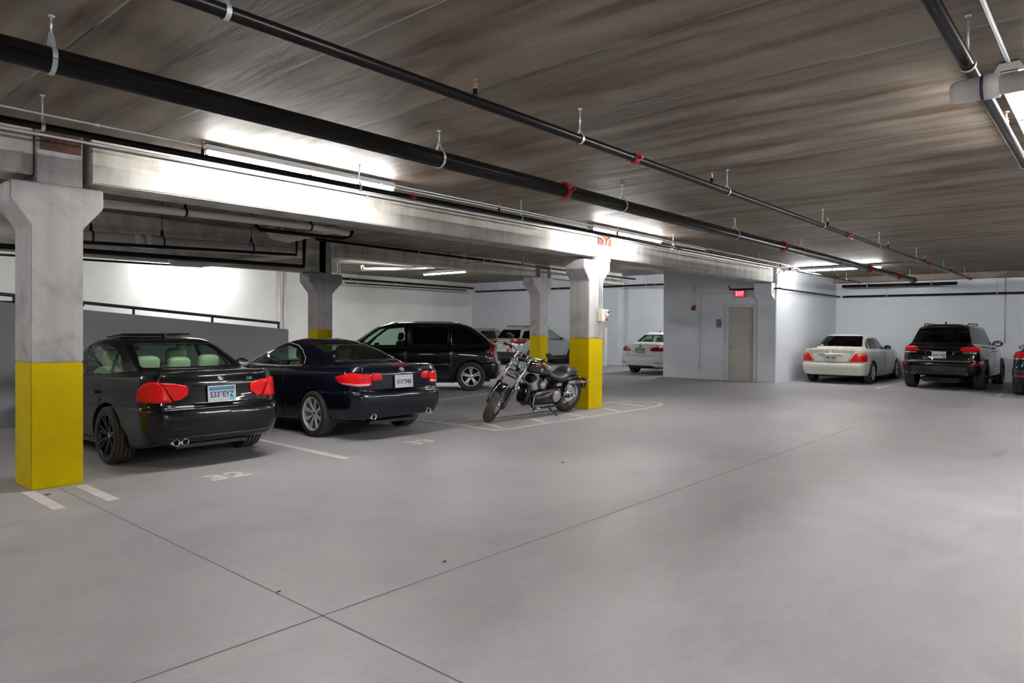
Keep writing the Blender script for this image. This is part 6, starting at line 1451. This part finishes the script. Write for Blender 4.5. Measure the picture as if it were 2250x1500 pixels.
    MB().tube([(1.06, .215, .43), (1.085, .215, .38), (1.08, .215, .28), (1.06, .215, .23)], .011, 8).build('shift_lever', 'polish', root)
    MB().tube([(1.02, .18, .21), (1.0, .30, .215)], .016, 10).build('footpeg', 'polish', root)
    MB().tube([(1.02, .16, .16), (.98, .24, .15)], .014, 10).build('footpeg', 'polish', root)
    MB().tube([(.34, .19, .40), (.20, .235, .43)], .020, 12).build('footpeg', 'chrome', root)
    MB().tube([(.60, .12, .16), (.585, .20, .12), (.56, .30, .055), (.50, .37, .016), (.43, .38, .012)], [.014, .012, .010, .010, .009], 8).build('kickstand', 'satinblack', root)
    MB().tube([(.43, .38, .012), (.37, .36, .035)], [.008, .011], 8).build('kickstand_tip', 'polish', root)
    # exhausts on the far side
    for z0, z1, x1 in ((.30, .26, -.45), (.22, .18, -.38)):
        MB().tube([(.95, -.10, .50), (1.06, -.17, .42), (.98, -.20, z0), (.55, -.20, z0-.01), (.30, -.20, z1), (x1, -.20, z1+.01)], [.024, .024, .026, .03, .042, .044], 14).build('exhaust_pipe', 'chrome', root)
    # ---- tank, seat, rear fender
    tk = smooth_rings([(1.155, .865, .03, .03, .03), (1.13, .86, .085, .07, .07), (1.05, .845, .135, .105, .085), (.92, .825, .155, .115, .09), (.78, .79, .15, .10, .085), (.66, .745, .115, .075, .07), (.575, .705, .07, .045, .05), (.55, .695, .03, .02, .03)], 28, 5, 2.6)
    tank = loft(tk).build('fuel_tank', 'bikeblack', root)
    MB().lathe([(0, .012), (.03, .012), (.036, 0)], (.93, 0, .935), (-.1, 0, 1), 18).build('fuel_cap', 'chrome', tank)
    e = MB().lathe([(0, .006), (.024, .006), (.030, .003), (.030, -.01)], (.90, .152, .82), (0, 1, .05), 24).build('tank_badge', 'polish', tank)
    MB().lathe([(.013, .0075), (.019, .0075), (.019, .005), (.013, .005)], (.90, .152, .82), (0, 1, .05), 20).build('badge_ring', 'satinblack', e)
    se = smooth_rings([(.66, .715, .05, .03, .03), (.60, .70, .10, .05, .05), (.50, .672, .145, .042, .075), (.38, .655, .165, .040, .085), (.27, .668, .165, .055, .095), (.20, .71, .150, .085, .10), (.14, .735, .13, .09, .09), (.05, .745, .115, .07, .075), (-.06, .742, .10, .055, .06), (-.12, .735, .05, .03, .04)], 28, 5, 2.8)
    seat_ = loft(se).build('seat', 'seatleather', root)
    rings = []
    for a in np.linspace(math.radians(62), math.radians(160), 18):
        rr = R+.045; hw = .115; nrm = Vector((math.cos(a), 0, math.sin(a))); c = Vector((0, 0, R+.01))+nrm*rr; ring = []
        for k in range(11):
            t_ = math.radians(-90+k*18); ring.append(c+Vector((0, hw*math.copysign(abs(math.sin(t_))**.8, math.sin(t_)), 0))-nrm*(.075*(1-math.cos(t_)**.7)))
        ring += [p-nrm*.005 for p in reversed(ring)]; rings.append(ring)
    rf = loft(rings).build('rear_fender', 'bikeblack', root)
    MB().obox((-.395, 0, .46), (.03, .12, .10)).build('mudflap', 'satinblack', rf, bevel=.01)
    MB().obox((-.36, 0, .575), (.05, .16, .045), Matrix.Rotation(.5, 3, 'Y')).build('tail_light', 'lensd', rf, bevel=.012)
    for sd in (-1, 1):
        mb = MB(); mb.prism([(.20, .575), (.12, .600), (-.28, .575), (-.33, .55), (-.28, .535), (.12, .548), (.20, .535)], 1, sd*.125-.006, sd*.125+.012); st = mb.build('fender_strut', 'polish', root, bevel=.004)
        MB().prism([(.0, .573), (-.16, .568), (-.16, .553), (.0, .558)], 1, sd*.142-.002, sd*.142+.001).build('strut_reflector', 'lensd', st)
        tc = Vector((-.33, sd*.155, .555)); MB().ball(tc, .030, 0, 14, (1.1, .9, .9)).build('turn_signal', 'chrome', root)
        MB().lathe([(0, .030), (.022, .024), (.027, .014)], tc, (-1, 0, 0), 14).build('signal_lens', 'redlens', st)
        mb = MB(); mb.prism([(.175, .575), (.235, .52), (.20, .43), (.10, .325), (.065, .30), (.09, .36), (.12, .50)], 1, sd*.135-.010, sd*.135+.020); mb.build('shock_cover', 'polish', root, bevel=.008)
        mb = MB(); mb.tube([(.17, sd*.14, .56), (.03, sd*.15, .33)], .014, 8)
        for k in range(9): c = Vector((.17, sd*.14, .56)).lerp(Vector((.03, sd*.15, .33)), .15+k*.08); mb.lathe([(.020, -.006), (.028, 0), (.020, .006)], c, (-.14, 0, -.23), 12)
        mb.build('shock_absorber', 'chrome', root)
    return root
rc0 = GZ(1240, 904); fc0 = GZ(1062, 927)
hd = math.atan2(fc0[1]-rc0[1], fc0[0]-rc0[0])
bike = motorcycle((rc0[0], rc0[1], .008), hd, math.radians(10), math.radians(33), 1.12)
